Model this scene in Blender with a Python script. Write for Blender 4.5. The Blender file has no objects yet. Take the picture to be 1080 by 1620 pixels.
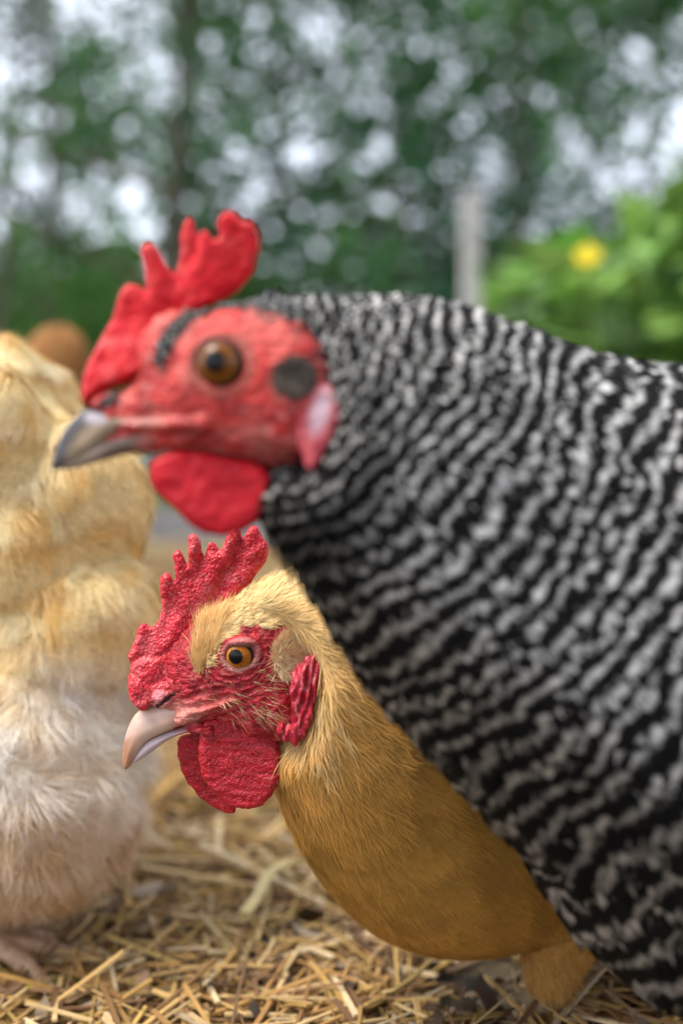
import bpy, math, random
import numpy as np
from mathutils import Vector
R = math.radians
rng = np.random.default_rng(7)
random.seed(7)
sc = bpy.context.scene
col = sc.collection

# ------------------------------------------------------------------ camera
F = 1590.0            # focal length in photo pixels (photo 1080 x 1620)
CX, CY = 540.0, 740.0 # where the level line of sight meets the photo
H = 0.225             # camera height in metres
cam_d = bpy.data.cameras.new("camera")
cam = bpy.data.objects.new("camera", cam_d)
col.objects.link(cam)
cam.location = (0, 0, H)
cam.rotation_euler = (R(90), 0, 0)
cam_d.sensor_fit = 'VERTICAL'
cam_d.sensor_height = 36.0
cam_d.lens = F / 1620.0 * 36.0
cam_d.shift_y = -(810 - CY) / 1620.0
cam_d.clip_start = 0.01
cam_d.clip_end = 500
cam_d.dof.use_dof = True
cam_d.dof.focus_distance = 0.336
cam_d.dof.aperture_fstop = cam_d.lens / 1000 / 0.0096
sc.camera = cam

# ------------------------------------------------------------------ sky, sun, exposure
SUN_EL, SUN_ROT = 58.0, -110.0
world = bpy.data.worlds.new("World")
sc.world = world
world.use_nodes = True
nt = world.node_tree
nt.nodes.clear()
sky = nt.nodes.new('ShaderNodeTexSky')
sky.sky_type = 'NISHITA'
sky.sun_disc = False
sky.sun_elevation = R(SUN_EL)
sky.sun_rotation = R(SUN_ROT)
sky.air_density = 1.0
sky.dust_density = 4.0
sky.ozone_density = 1.0
hsv = nt.nodes.new('ShaderNodeHueSaturation')     # thin overcast: most of the blue is gone
hsv.inputs['Saturation'].default_value = 0.40
bg = nt.nodes.new('ShaderNodeBackground')
bg.inputs['Strength'].default_value = 0.15
wo = nt.nodes.new('ShaderNodeOutputWorld')
nt.links.new(sky.outputs[0], hsv.inputs['Color'])
tint = nt.nodes.new('ShaderNodeVectorMath'); tint.operation = 'MULTIPLY'
tint.inputs[1].default_value = (.97, .99, 1.05)      # cool grey cloud light
cloud = nt.nodes.new('ShaderNodeMix'); cloud.data_type = 'RGBA'      # bright even cloud cover
cloud.inputs[0].default_value = .65
cloud.inputs[7].default_value = (12.6, 13.3, 14.6, 1)
nt.links.new(hsv.outputs[0], cloud.inputs[6])
nt.links.new(cloud.outputs[2], tint.inputs[0])
nt.links.new(tint.outputs[0], bg.inputs[0])
nt.links.new(bg.outputs[0], wo.inputs[0])
sun_d = bpy.data.lights.new("sun", 'SUN')
sun = bpy.data.objects.new("sun", sun_d)
col.objects.link(sun)
sun_d.energy = 3.0
sun_d.angle = R(25)
sun_d.color = (1.0, 0.93, 0.82)
_el, _az = R(SUN_EL), R(SUN_ROT)
sd = Vector((math.sin(_az) * math.cos(_el), math.cos(_az) * math.cos(_el), math.sin(_el)))
sun.rotation_euler = (-sd).to_track_quat('-Z', 'Y').to_euler()
sun.location = (0, 0, 6)
sc.view_settings.view_transform = 'Standard'
sc.view_settings.look = 'None'
sc.view_settings.gamma = 1.0
sc.view_settings.exposure = 0.52
sc.render.engine = 'CYCLES'
sc.cycles.use_denoising = True
sc.cycles.max_bounces = 6
sc.cycles.sample_clamp_indirect = 8
sc.render.film_transparent = False

# ------------------------------------------------------------------ helpers
def at(px, py, Y):
    """world point that stands Y metres in front of the lens at photo pixel (px, py)"""
    return np.array([(px - CX) / F * Y, Y, H - (py - CY) / F * Y])

def tag(o, label=None, cat=None, group=None, kind=None):
    if label: o['label'] = label
    if cat: o['category'] = cat
    if group: o['group'] = group
    if kind: o['kind'] = kind
    return o

def empty(name, loc, label, cat, group=None):
    o = bpy.data.objects.new(name, None)
    col.objects.link(o)
    o.location = loc
    o.empty_display_size = 0.05
    return tag(o, label, cat, group)

def mesh_obj(name, V, Fc, mat, parent=None, colr=None, attrs=None, smooth=True, sizes=None):
    """V (n,3) world coordinates; Fc (m,k) faces"""
    V = np.asarray(V, dtype=np.float32).reshape(-1, 3)
    if parent is not None:
        V = V - np.array(parent['_o'], dtype=np.float32) if '_o' in parent else V - np.array(parent.location, dtype=np.float32)
    me = bpy.data.meshes.new(name)
    Fc = np.asarray(Fc, dtype=np.int32)
    m, k = Fc.shape
    me.vertices.add(len(V)); me.vertices.foreach_set('co', V.ravel())
    me.loops.add(m * k); me.loops.foreach_set('vertex_index', Fc.ravel())
    me.polygons.add(m)
    me.polygons.foreach_set('loop_start', np.arange(m, dtype=np.int32) * k)
    me.polygons.foreach_set('use_smooth', np.full(m, smooth, dtype=bool))
    me.update(calc_edges=True)
    if colr is not None:
        c = np.ones((len(V), 4), dtype=np.float32); c[:, :3] = colr
        a = me.color_attributes.new('Col', 'FLOAT_COLOR', 'POINT')
        a.data.foreach_set('color', c.ravel())
    for nm, vals in (attrs or {}).items():
        a = me.attributes.new(nm, 'FLOAT', 'POINT')
        a.data.foreach_set('value', np.asarray(vals, dtype=np.float32))
    me.materials.append(mat)
    o = bpy.data.objects.new(name, me)
    col.objects.link(o)
    if parent is not None: o.parent = parent
    return o

def join_arrays(parts):
    """parts: list of (V, F, C); same face size"""
    Vs, Fs, Cs, n = [], [], [], 0
    for v, f, c in parts:
        Vs.append(v); Fs.append(np.asarray(f) + n); Cs.append(np.broadcast_to(c, (len(v), 3))); n += len(v)
    return np.concatenate(Vs), np.concatenate(Fs), np.concatenate(Cs)

def _h(i, j, k, s):
    i = i.astype(np.uint32); j = j.astype(np.uint32); k = k.astype(np.uint32)
    n = i * np.uint32(374761393) + j * np.uint32(668265263) + k * np.uint32(2147483647) + np.uint32((s * 974711 + 12345) % 4294967291)
    n = (n ^ (n >> np.uint32(13))) * np.uint32(1274126177)
    n = n ^ (n >> np.uint32(16))
    return (n & np.uint32(0xffff)).astype(np.float32) / 65535.0

def noise(P, scale, seed=0):
    """value noise 0..1 of points P (n,3) with feature size `scale`"""
    q = np.asarray(P, dtype=np.float64) / scale + 1000.0
    i = np.floor(q).astype(np.int64); f = (q - i); f = f * f * (3 - 2 * f)
    out = 0
    for a in (0, 1):
        for b in (0, 1):
            for c in (0, 1):
                w = (f[:, 0] if a else 1 - f[:, 0]) * (f[:, 1] if b else 1 - f[:, 1]) * (f[:, 2] if c else 1 - f[:, 2])
                out = out + w * _h(i[:, 0] + a, i[:, 1] + b, i[:, 2] + c, seed)
    return out

def sstep(a, b, x):
    t = np.clip((x - a) / (b - a), 0, 1)
    return t * t * (3 - 2 * t)

def mixc(a, b, t):
    t = np.asarray(t)[..., None]
    return np.asarray(a) * (1 - t) + np.asarray(b) * t

def smooth_poly(pts, it=2):
    p = np.array(pts, dtype=float)
    for _ in range(it):
        q = np.roll(p, -1, 0)
        p = np.stack([p * .75 + q * .25, p * .25 + q * .75], 1).reshape(-1, 2)
    return p

def poly_sd(poly, U, V):
    """signed distance (negative inside) to polygon; U, V arrays"""
    sh = U.shape; x = U.ravel().astype(float); y = V.ravel().astype(float)
    a = np.asarray(poly, float); b = np.roll(a, -1, 0)
    d2 = np.full(x.shape, 1e18); ins = np.zeros(x.shape, bool)
    for (ax, ay), (bx, by) in zip(a, b):
        ex, ey = bx - ax, by - ay
        t = np.clip(((x - ax) * ex + (y - ay) * ey) / (ex * ex + ey * ey + 1e-9), 0, 1)
        d2 = np.minimum(d2, (x - ax - t * ex) ** 2 + (y - ay - t * ey) ** 2)
        cnd = (ay > y) != (by > y)
        if ey != 0:
            ins ^= cnd & (x < ex * (y - ay) / ey + ax)
    d = np.sqrt(d2)
    return np.where(ins, -d, d).reshape(sh)

def nets(f, lo, hi, step):
    """surface nets of f(U,V,W)=0 on a box; returns vertices and quads (f<0 inside)"""
    ax = [np.arange(l, h + step, step, dtype=np.float32) for l, h in zip(lo, hi)]
    g = np.meshgrid(*ax, indexing='ij')
    val = f(*g).astype(np.float32)
    ins = val < 0
    nx, ny, nz = val.shape
    acc = np.zeros((nx - 1, ny - 1, nz - 1, 3), np.float32); cnt = np.zeros((nx - 1, ny - 1, nz - 1), np.float32)
    corners = [(a, b, c) for a in (0, 1) for b in (0, 1) for c in (0, 1)]
    sl = lambda a, n: slice(a, n - 1 + a)
    for ca in corners:
        for d in range(3):
            if ca[d]: continue
            cb = list(ca); cb[d] = 1
            va = val[sl(ca[0], nx), sl(ca[1], ny), sl(ca[2], nz)]; vb = val[sl(cb[0], nx), sl(cb[1], ny), sl(cb[2], nz)]
            m = (va < 0) != (vb < 0)
            t = np.where(m, va / np.where(m, va - vb, 1), 0)
            for e in range(3):
                acc[..., e] += np.where(m, ca[e] + (t if e == d else 0), 0)
            cnt += m
    act = cnt > 0
    idx = np.full(act.shape, -1, np.int64); idx[act] = np.arange(act.sum())
    ii = np.argwhere(act)
    P = (ii + acc[act] / cnt[act][:, None]) * step + np.array([a[0] for a in ax])
    quads = []
    for d in range(3):
        e1, e2 = [(1, 2), (2, 0), (0, 1)][d]
        s0 = [slice(None)] * 3; s1 = [slice(None)] * 3
        s0[d] = slice(0, -1); s1[d] = slice(1, None)
        a, b = ins[tuple(s0)], ins[tuple(s1)]
        for flip, m in ((False, a & ~b), (True, ~a & b)):
            q = np.argwhere(m)
            q = q[(q[:, e1] > 0) & (q[:, e2] > 0) & (q[:, e1] < val.shape[e1] - 1) & (q[:, e2] < val.shape[e2] - 1)]
            if not len(q): continue
            def gi(o1, o2):
                r = q.copy(); r[:, e1] -= o1; r[:, e2] -= o2
                return idx[r[:, 0], r[:, 1], r[:, 2]]
            w = np.stack([gi(1, 1), gi(0, 1), gi(0, 0), gi(1, 0)], 1)
            quads.append(w[:, ::-1] if flip else w)
    Q = np.concatenate(quads)
    Q = Q[(Q >= 0).all(1)]
    return P, Q

# implicit primitives
def ell(U, V, W, c, r):
    x, y, z = (U - c[0]) / r[0], (V - c[1]) / r[1], (W - c[2]) / r[2]
    k0 = np.sqrt(x * x + y * y + z * z)
    k1 = np.sqrt((x / r[0]) ** 2 + (y / r[1]) ** 2 + (z / r[2]) ** 2) + 1e-9
    return k0 * (k0 - 1) / k1
def rcone(U, V, W, a, b, ra, rb):
    ex, ey, ez = b[0] - a[0], b[1] - a[1], b[2] - a[2]
    L = ex * ex + ey * ey + ez * ez
    t = np.clip(((U - a[0]) * ex + (V - a[1]) * ey + (W - a[2]) * ez) / L, 0, 1)
    return np.sqrt((U - a[0] - t * ex) ** 2 + (V - a[1] - t * ey) ** 2 + (W - a[2] - t * ez) ** 2) - (ra + (rb - ra) * t)
def smin(a, b, k):
    h = np.clip(.5 + .5 * (b - a) / k, 0, 1)
    return b + (a - b) * h - k * h * (1 - h)
def smax(a, b, k): return -smin(-a, -b, k)

def relax(P, Q, it=3):
    P = P.copy()
    for _ in range(it):
        S = np.zeros_like(P); c = np.zeros(len(P))
        for a in range(4):
            b = (a + 1) % 4
            np.add.at(S, Q[:, a], P[Q[:, b]]); np.add.at(S, Q[:, b], P[Q[:, a]])
            np.add.at(c, Q[:, a], 1); np.add.at(c, Q[:, b], 1)
        P = .5 * P + .5 * S / np.maximum(c, 1)[:, None]
    return P

class Frame:
    """a hen's own frame: side-view units (u right, v down, w towards the lens), true scale at distance Y0"""
    def __init__(s, Y0): s.Y0 = Y0; s.s = Y0 / F
    def world(s, P):
        P = np.asarray(P, float)
        return np.stack([(P[:, 0] - CX) * s.s, s.Y0 - P[:, 2] * s.s, H - (P[:, 1] - CY) * s.s], 1)
    def loc(s, u, v, w):
        k = 1 - w / F
        return (CX + (u - CX) * k, CY + (v - CY) * k, w)
    def w_of(s, Y): return (s.Y0 - Y) / s.s
    def app(s, P):
        k = 1 - P[:, 2] / F
        return CX + (P[:, 0] - CX) / k, CY + (P[:, 1] - CY) / k

def chain(fr, nodes, wr, k=40):
    """smooth tapered body through nodes (photo u, v, radius, distance) flattened by wr across"""
    nn = []
    for (u, v, r, Y) in nodes:
        w = fr.w_of(Y); a = fr.loc(u, v, w); nn.append((a[0], a[1], a[2] / wr, r * (1 - w / F)))
    A = np.array(nn); n = len(A); ext = np.concatenate([[2 * A[0] - A[1]], A, [2 * A[-1] - A[-2]]]); dense = []
    for i in range(n - 1):
        p0, p1, p2, p3 = ext[i:i + 4]
        for t in np.linspace(0, 1, 7)[:-1]:
            dense.append(.5 * (2 * p1 + (p2 - p0) * t + (2 * p0 - 5 * p1 + 4 * p2 - p3) * t * t + (3 * p1 - p0 - 3 * p2 + p3) * t ** 3))
    dense.append(A[-1])
    def f(U, V, W):
        d = None
        for a, b in zip(dense[:-1], dense[1:]):
            e = rcone(U, V, W / wr, a[:3], b[:3], a[3], b[3])
            d = e if d is None else np.minimum(d, e)
        return d * min(1, wr * 1.1)
    return f

def lens(fr, poly, w0, T, Rr, bend=None, it=2, Tf=None):
    """flat lobe from an outline: rounded to thickness T within Rr of its edge"""
    k = 1 - w0 / F
    pl = smooth_poly(poly, it); pl = np.stack([CX + (pl[:, 0] - CX) * k, CY + (pl[:, 1] - CY) * k], 1)
    def f(U, V, W):
        d = poly_sd(pl, U[:, :, 0], V[:, :, 0])[:, :, None]
        q = np.clip(1 + d / Rr, 0, None)
        t = T if Tf is None else Tf(U, V)
        wc = w0 + (bend(U, V) if bend is not None else 0)
        return (np.sqrt(((W - wc) / t) ** 2 + q * q) - 1) * np.minimum(t, Rr) * .9
    f.bounds = ((pl[:, 0].min() - 4, pl[:, 1].min() - 4), (pl[:, 0].max() + 4, pl[:, 1].max() + 4))
    return f

def vnormals(P, Q):
    n = np.cross(P[Q[:, 2]] - P[Q[:, 0]], P[Q[:, 3]] - P[Q[:, 1]])
    N = np.zeros_like(P)
    for j in range(4): np.add.at(N, Q[:, j], n)
    return N / (np.linalg.norm(N, axis=1, keepdims=True) + 1e-12)

def sample_surface(P, Q, n, keep=None, seed=1):
    """random points with normals on a quad mesh; keep(points)->weights 0..1"""
    g = np.random.default_rng(seed)
    T = np.concatenate([Q[:, [0, 1, 2]], Q[:, [0, 2, 3]]])
    cr = np.cross(P[T[:, 1]] - P[T[:, 0]], P[T[:, 2]] - P[T[:, 0]])
    A = np.linalg.norm(cr, axis=1)
    cen = P[T].mean(1)
    w = A.copy()
    if keep is not None: w = w * keep(cen)
    w /= w.sum()
    t = g.choice(len(T), n, p=w)
    a, b = g.random(n), g.random(n)
    m = a + b > 1; a[m], b[m] = 1 - a[m], 1 - b[m]
    pos = P[T[t, 0]] + (P[T[t, 1]] - P[T[t, 0]]) * a[:, None] + (P[T[t, 2]] - P[T[t, 0]]) * b[:, None]
    VN = vnormals(P, Q)
    nor = VN[T[t, 0]] * (1 - a - b)[:, None] + VN[T[t, 1]] * a[:, None] + VN[T[t, 2]] * b[:, None]
    nor /= np.linalg.norm(nor, axis=1, keepdims=True) + 1e-12
    return pos, nor

def tangent(d, n):
    d = d - (d * n).sum(1, keepdims=True) * n
    return d / (np.linalg.norm(d, axis=1, keepdims=True) + 1e-9)

def blades(pos, nor, dirv, L, Wd, lift, curl, side=0, na=3, nc=2, arch=0.0, shape='taper', sink=0.15):
    """many feathers / filaments as curved strips. returns V, Q, t (0..1 along), x (-1..1 across), id"""
    n = len(pos)
    L = np.broadcast_to(L, n).astype(float)[:, None]; Wd = np.broadcast_to(Wd, n).astype(float)[:, None]
    lift = np.broadcast_to(lift, n).astype(float)[:, None]; curl = np.broadcast_to(curl, n).astype(float)[:, None]
    side = np.broadcast_to(side, n).astype(float)[:, None]
    sv = np.cross(nor, dirv)
    Vs = np.zeros((n, na + 1, nc, 3)); tt = np.zeros((n, na + 1, nc)); xx = np.zeros((n, na + 1, nc))
    for i in range(na + 1):
        t = i / na
        c = pos - nor * L * sink * 0.3 + dirv * L * t + nor * L * (lift * t - curl * t * t) + sv * L * side * t * t
        if shape == 'taper': w = (1 - t) ** .8 * .92 + .08
        elif shape == 'round': w = (0.55 + 0.6 * t - 0.25 * t * t) * (math.sqrt(max(0, 1 - max(0, (t - .62) / .38) ** 2.2)) * .9 + .1)
        else: w = (0.6 + 0.5 * t) * (1 - t ** 4) + .06
        for j in range(nc):
            x = -1 + 2 * j / (nc - 1)
            Vs[:, i, j] = c + sv * Wd * .5 * w * x - nor * Wd * arch * w * x * x - dirv * L * 0.10 * x * x * (t if shape == 'round' else 0)
            tt[:, i, j] = t; xx[:, i, j] = x
    base = np.arange(n)[:, None, None] * ((na + 1) * nc)
    ij = (np.arange(na)[:, None] * nc + np.arange(nc - 1)[None, :])[None]
    a = base + ij
    Q = np.stack([a, a + 1, a + nc + 1, a + nc], -1).reshape(-1, 4)
    ids = np.repeat(np.arange(n), (na + 1) * nc)
    return Vs.reshape(-1, 3), Q, tt.ravel(), xx.ravel(), ids

# ------------------------------------------------------------------ materials
def new_mat(name):
    m = bpy.data.materials.new(name); m.use_nodes = True
    n = m.node_tree; b = n.nodes['Principled BSDF']
    return m, n, b
def node(n, typ, **kw):
    x = n.nodes.new(typ)
    for k, v in kw.items():
        if k in x.inputs: x.inputs[k].default_value = v
        else: setattr(x, k, v)
    return x
def mat_attr(name, rough=.6, spec=.4, bump=None, var=0.12, vscale=300, sss=0, coat=0, sheen=0, trans=0, hsc=1.0):
    """material whose colour is a surface attribute, broken up by noise; bump=(kind, scale, strength, distance)"""
    m, n, b = new_mat(name)
    at_ = node(n, 'ShaderNodeAttribute', attribute_name='Col')
    tc = node(n, 'ShaderNodeTexCoord')
    nz = node(n, 'ShaderNodeTexNoise', Scale=vscale, Detail=4.0, Roughness=.6)
    n.links.new(tc.outputs['Object'], nz.inputs['Vector'])
    mr = node(n, 'ShaderNodeMapRange'); mr.inputs['To Min'].default_value = 1 - var * 2; mr.inputs['To Max'].default_value = 1 + var * 2
    n.links.new(nz.outputs['Fac'], mr.inputs['Value'])
    mx = node(n, 'ShaderNodeVectorMath', operation='SCALE')
    n.links.new(at_.outputs['Color'], mx.inputs[0]); n.links.new(mr.outputs[0], mx.inputs['Scale'])
    n.links.new(mx.outputs[0], b.inputs['Base Color'])
    b.inputs['Roughness'].default_value = rough
    b.inputs['Specular IOR Level'].default_value = spec
    if sss:
        b.inputs['Subsurface Weight'].default_value = sss
        b.inputs['Subsurface Radius'].default_value = (1.0, .25, .2)
        b.inputs['Subsurface Scale'].default_value = .0022
    if coat: b.inputs['Coat Weight'].default_value = coat; b.inputs['Coat Roughness'].default_value = .07
    if sheen: b.inputs['Sheen Weight'].default_value = sheen
    prev = None
    for bp in (bump or []):
        kind, scl, st, dist = bp
        if kind == 'voronoi':
            t = node(n, 'ShaderNodeTexVoronoi', feature='SMOOTH_F1'); t.inputs['Scale'].default_value = scl; t.inputs['Smoothness'].default_value = .35
            out = t.outputs['Distance']; inv = True
        elif kind == 'wrinkle':
            mp = node(n, 'ShaderNodeMapping'); mp.inputs['Scale'].default_value = (.35, 1, 1.6); mp.inputs['Rotation'].default_value = (0, R(-25), 0)
            n.links.new(tc.outputs['Object'], mp.inputs['Vector'])
            t = node(n, 'ShaderNodeTexNoise', Scale=scl, Detail=3.0, Roughness=.55, Distortion=.8)
            n.links.new(mp.outputs[0], t.inputs['Vector']); out = t.outputs['Fac']; inv = False
        else:
            t = node(n, 'ShaderNodeTexNoise', Scale=scl, Detail=3.0, Roughness=.6); out = t.outputs['Fac']; inv = False
        if kind != 'wrinkle': n.links.new(tc.outputs['Object'], t.inputs['Vector'])
        bn = node(n, 'ShaderNodeBump'); bn.inputs['Strength'].default_value = st; bn.inputs['Distance'].default_value = dist; bn.invert = inv
        n.links.new(out, bn.inputs['Height'])
        if prev: n.links.new(prev.outputs[0], bn.inputs['Normal'])
        prev = bn
    if prev: n.links.new(prev.outputs[0], b.inputs['Normal'])
    if trans:
        tr = node(n, 'ShaderNodeBsdfTranslucent'); ms = node(n, 'ShaderNodeMixShader'); ms.inputs[0].default_value = trans
        out = n.nodes['Material Output']
        n.links.new(mx.outputs[0], tr.inputs['Color'])
        n.links.new(b.outputs[0], ms.inputs[1]); n.links.new(tr.outputs[0], ms.inputs[2]); n.links.new(ms.outputs[0], out.inputs[0])
    return m

M_comb = mat_attr('comb_skin', rough=.42, spec=.4, bump=[('noise', 260, .25, .001), ('voronoi', 1150, .6, .0006)], var=.18, vscale=900, sss=.25)
M_comb_soft = mat_attr('comb_skin_smooth', rough=.5, spec=.25, bump=[('noise', 300, .5, .001), ('voronoi', 1500, .4, .0004)], var=.12, vscale=500, sss=.3)
M_wattle = mat_attr('wattle_skin', rough=.45, spec=.4, bump=[('wrinkle', 420, .3, .0008), ('voronoi', 1700, .6, .0005)], var=.15, vscale=700, sss=.25)
M_face = mat_attr('face_skin', rough=.48, spec=.35, bump=[('wrinkle', 520, .8, .001), ('voronoi', 1500, .5, .0005)], var=.2, vscale=600, sss=.2)
M_horn = mat_attr('beak_horn', rough=.42, spec=.32, bump=[('wrinkle', 700, .12, .0004)], var=.08, vscale=250, sss=.1)
M_eye = mat_attr('eye_wet', rough=.3, spec=.2, var=.05, vscale=900, coat=.16)
M_down = mat_attr('feather_fibre', rough=.7, spec=.2, var=.10, vscale=350, trans=.22)
M_under = mat_attr('feather_base', rough=.9, spec=.1, bump=[('noise', 500, .8, .002)], var=.2, vscale=300)
M_leg = mat_attr('leg_scales', rough=.5, spec=.4, bump=[('voronoi', 600, .8, .001)], var=.15, vscale=300)
M_straw = mat_attr('straw_stalk', rough=.55, spec=.35, var=.15, vscale=120, trans=.1)
M_leaf = mat_attr('tree_leaf', rough=.55, spec=.3, var=.1, vscale=8, trans=.35)
M_bark = mat_attr('tree_bark', rough=.9, spec=.1, bump=[('noise', 20, .9, .03)], var=.3, vscale=9)
M_bush = mat_attr('bush_leaf', rough=.5, spec=.35, var=.12, vscale=40, trans=.35)

def mat_barred(name):
    m, n, b = new_mat(name)
    ph = node(n, 'ShaderNodeAttribute', attribute_name='ph')
    ac = node(n, 'ShaderNodeAttribute', attribute_name='Col')
    tc = node(n, 'ShaderNodeTexCoord')
    nz = node(n, 'ShaderNodeTexNoise', Scale=420.0, Detail=3.0)
    n.links.new(tc.outputs['Object'], nz.inputs['Vector'])
    ma = node(n, 'ShaderNodeMath', operation='MULTIPLY_ADD'); ma.inputs[1].default_value = .40
    n.links.new(nz.outputs['Fac'], ma.inputs[0]); n.links.new(ph.outputs['Fac'], ma.inputs[2])
    pp = node(n, 'ShaderNodeMath', operation='PINGPONG'); pp.inputs[1].default_value = .5
    n.links.new(ma.outputs[0], pp.inputs[0])
    rp = node(n, 'ShaderNodeValToRGB')
    e = rp.color_ramp.elements
    e[0].position = .255; e[0].color = (.016, .014, .0135, 1)
    e[1].position = .45; e[1].color = (1, 1, 1, 1)
    n.links.new(pp.outputs[0], rp.inputs[0])
    mx = node(n, 'ShaderNodeMix', data_type='RGBA', blend_type='MULTIPLY'); mx.inputs[0].default_value = 1
    n.links.new(rp.outputs[0], mx.inputs[6]); n.links.new(ac.outputs['Color'], mx.inputs[7])
    n.links.new(mx.outputs[2], b.inputs['Base Color'])
    b.inputs['Roughness'].default_value = .8; b.inputs['Specular IOR Level'].default_value = .12
    nb = node(n, 'ShaderNodeTexNoise', Scale=900.0); bn = node(n, 'ShaderNodeBump'); bn.inputs['Strength'].default_value = .5; bn.inputs['Distance'].default_value = .0008
    n.links.new(tc.outputs['Object'], nb.inputs['Vector']); n.links.new(nb.outputs['Fac'], bn.inputs['Height']); n.links.new(bn.outputs[0], b.inputs['Normal'])
    return m
M_barred = mat_barred('barred_feather')

# ------------------------------------------------------------------ ground
def ground_mat():
    m, n, b = new_mat('earth_ground')
    tc = node(n, 'ShaderNodeTexCoord')
    n1 = node(n, 'ShaderNodeTexNoise', Scale=30.0, Detail=8.0, Roughness=.7)
    n2 = node(n, 'ShaderNodeTexNoise', Scale=.8, Detail=4.0)
    for x in (n1, n2): n.links.new(tc.outputs['Object'], x.inputs['Vector'])
    r1 = node(n, 'ShaderNodeValToRGB'); e = r1.color_ramp.elements
    e[0].position = .35; e[0].color = (.022, .016, .009, 1); e[1].position = .68; e[1].color = (.13, .10, .055, 1)
    r2 = node(n, 'ShaderNodeValToRGB'); e = r2.color_ramp.elements
    e[0].position = .35; e[0].color = (.018, .04, .010, 1); e[1].position = .7; e[1].color = (.05, .09, .02, 1)
    n.links.new(n1.outputs['Fac'], r1.inputs[0]); n.links.new(n1.outputs['Fac'], r2.inputs[0])
    sp = node(n, 'ShaderNodeSeparateXYZ'); n.links.new(tc.outputs['Object'], sp.inputs[0])
    ad = node(n, 'ShaderNodeMath', operation='MULTIPLY_ADD'); ad.inputs[1].default_value = 1.5
    n.links.new(n2.outputs['Fac'], ad.inputs[0]); n.links.new(sp.outputs['Y'], ad.inputs[2])
    mr = node(n, 'ShaderNodeMapRange'); mr.inputs['From Min'].default_value = 2.9; mr.inputs['From Max'].default_value = 4.2
    n.links.new(ad.outputs[0], mr.inputs['Value'])
    mx = node(n, 'ShaderNodeMix', data_type='RGBA'); n.links.new(mr.outputs[0], mx.inputs[0])
    n.links.new(r1.outputs[0], mx.inputs[6]); n.links.new(r2.outputs[0], mx.inputs[7])
    n.links.new(mx.outputs[2], b.inputs['Base Color']); b.inputs['Roughness'].default_value = .95
    bn = node(n, 'ShaderNodeBump'); bn.inputs['Strength'].default_value = .8; bn.inputs['Distance'].default_value = .01
    n.links.new(n1.outputs['Fac'], bn.inputs['Height']); n.links.new(bn.outputs[0], b.inputs['Normal'])
    return m
def build_ground():
    xs = np.concatenate([-np.geomspace(60, .8, 30), np.linspace(-.75, .75, 60), np.geomspace(.8, 60, 30)])
    ys = np.concatenate([-np.geomspace(40, .5, 12), np.linspace(-.4, 2.0, 90), np.geomspace(2.1, 90, 40)])
    X, Y = np.meshgrid(xs, ys, indexing='ij')
    P = np.stack([X.ravel(), Y.ravel(), np.zeros(X.size)], 1)
    near = np.exp(-(P[:, 0] ** 2 + P[:, 1] ** 2) / 9)
    P[:, 2] = (noise(P, .09, 3) - .5) * .012 * near + (noise(P, 6, 5) - .5) * .3 * (1 - near) * sstep(4, 20, P[:, 1]) - .004
    a = (np.arange(len(xs) - 1)[:, None] * len(ys) + np.arange(len(ys) - 1)[None]).ravel()
    Q = np.stack([a, a + len(ys), a + len(ys) + 1, a + 1], 1)
    o = mesh_obj('ground', P, Q, ground_mat()); tag(o, kind='structure')
build_ground()

# ------------------------------------------------------------------ straw bedding
def stalks(n, yr, seed, lw, Lr, zmax, cols, flat=True, xf=.45):
    g = np.random.default_rng(seed)
    Y = yr[0] + (yr[1] - yr[0]) * g.random(n) ** 1.5
    X = (g.random(n) - .5) * 2 * (Y * xf + .12)
    Z = zmax * g.random(n) ** 1.6 + .002
    L = g.uniform(*Lr, n); W = g.uniform(*lw, n)
    az = g.uniform(0, 2 * math.pi, n); tilt = g.normal(0, .16, n)
    d = np.stack([np.cos(az) * np.cos(tilt), np.sin(az) * np.cos(tilt), np.sin(tilt)], 1)
    up = np.tile([0, 0, 1.0], (n, 1)); sd_ = np.cross(d, up); sd_ /= np.linalg.norm(sd_, axis=1, keepdims=True)
    nn = np.cross(sd_, d)
    bend = g.normal(0, .06, n); bend2 = g.normal(0, .05, n) * (1 + 3 * (g.random(n) > .9))
    na = 4
    Vs = np.zeros((n, na + 1, 4, 3))
    for i in range(na + 1):
        t = i / na - .5
        c = np.stack([X, Y, Z], 1) + d * (L * t)[:, None] + nn * (L * bend * (t * t - .1))[:, None] + sd_ * (L * bend2 * t * t)[:, None]
        c[:, 2] = np.maximum(c[:, 2], .0015)
        for j, (a, b) in enumerate(((-1, -.35), (1, -.35), (.8, .45), (-.8, .45))):
            Vs[:, i, j] = c + sd_ * (W * .5 * a)[:, None] + nn * (W * .5 * b)[:, None]
    base = np.arange(n)[:, None, None] * (na + 1) * 4
    i = np.arange(na)[None, :, None] * 4; j = np.arange(4)[None, None, :]
    q = np.stack([base + i + j, base + i + (j + 1) % 4, base + i + 4 + (j + 1) % 4, base + i + 4 + j], -1).reshape(-1, 4)
    b0 = np.arange(n)[:, None] * (na + 1) * 4
    caps = np.concatenate([b0 + np.array([[3, 2, 1, 0]]), b0 + na * 4 + np.array([[0, 1, 2, 3]])])
    hole = noise(np.stack([X, Y, 0 * X], 1), .05, 17) * .6 + noise(np.stack([X, Y, 0 * X], 1), .12, 18) * .4
    Vs[hole < .41, :, :, 2] -= .03     # bare patches of dark earth
    ci = g.choice(len(cols), n)
    C = np.array(cols)[ci] * g.uniform(.55, 1.12, n)[:, None] * np.array((1.04, .97, .86))
    return Vs.reshape(-1, 3), np.concatenate([q, caps]), np.repeat(C, (na + 1) * 4, 0)
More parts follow.
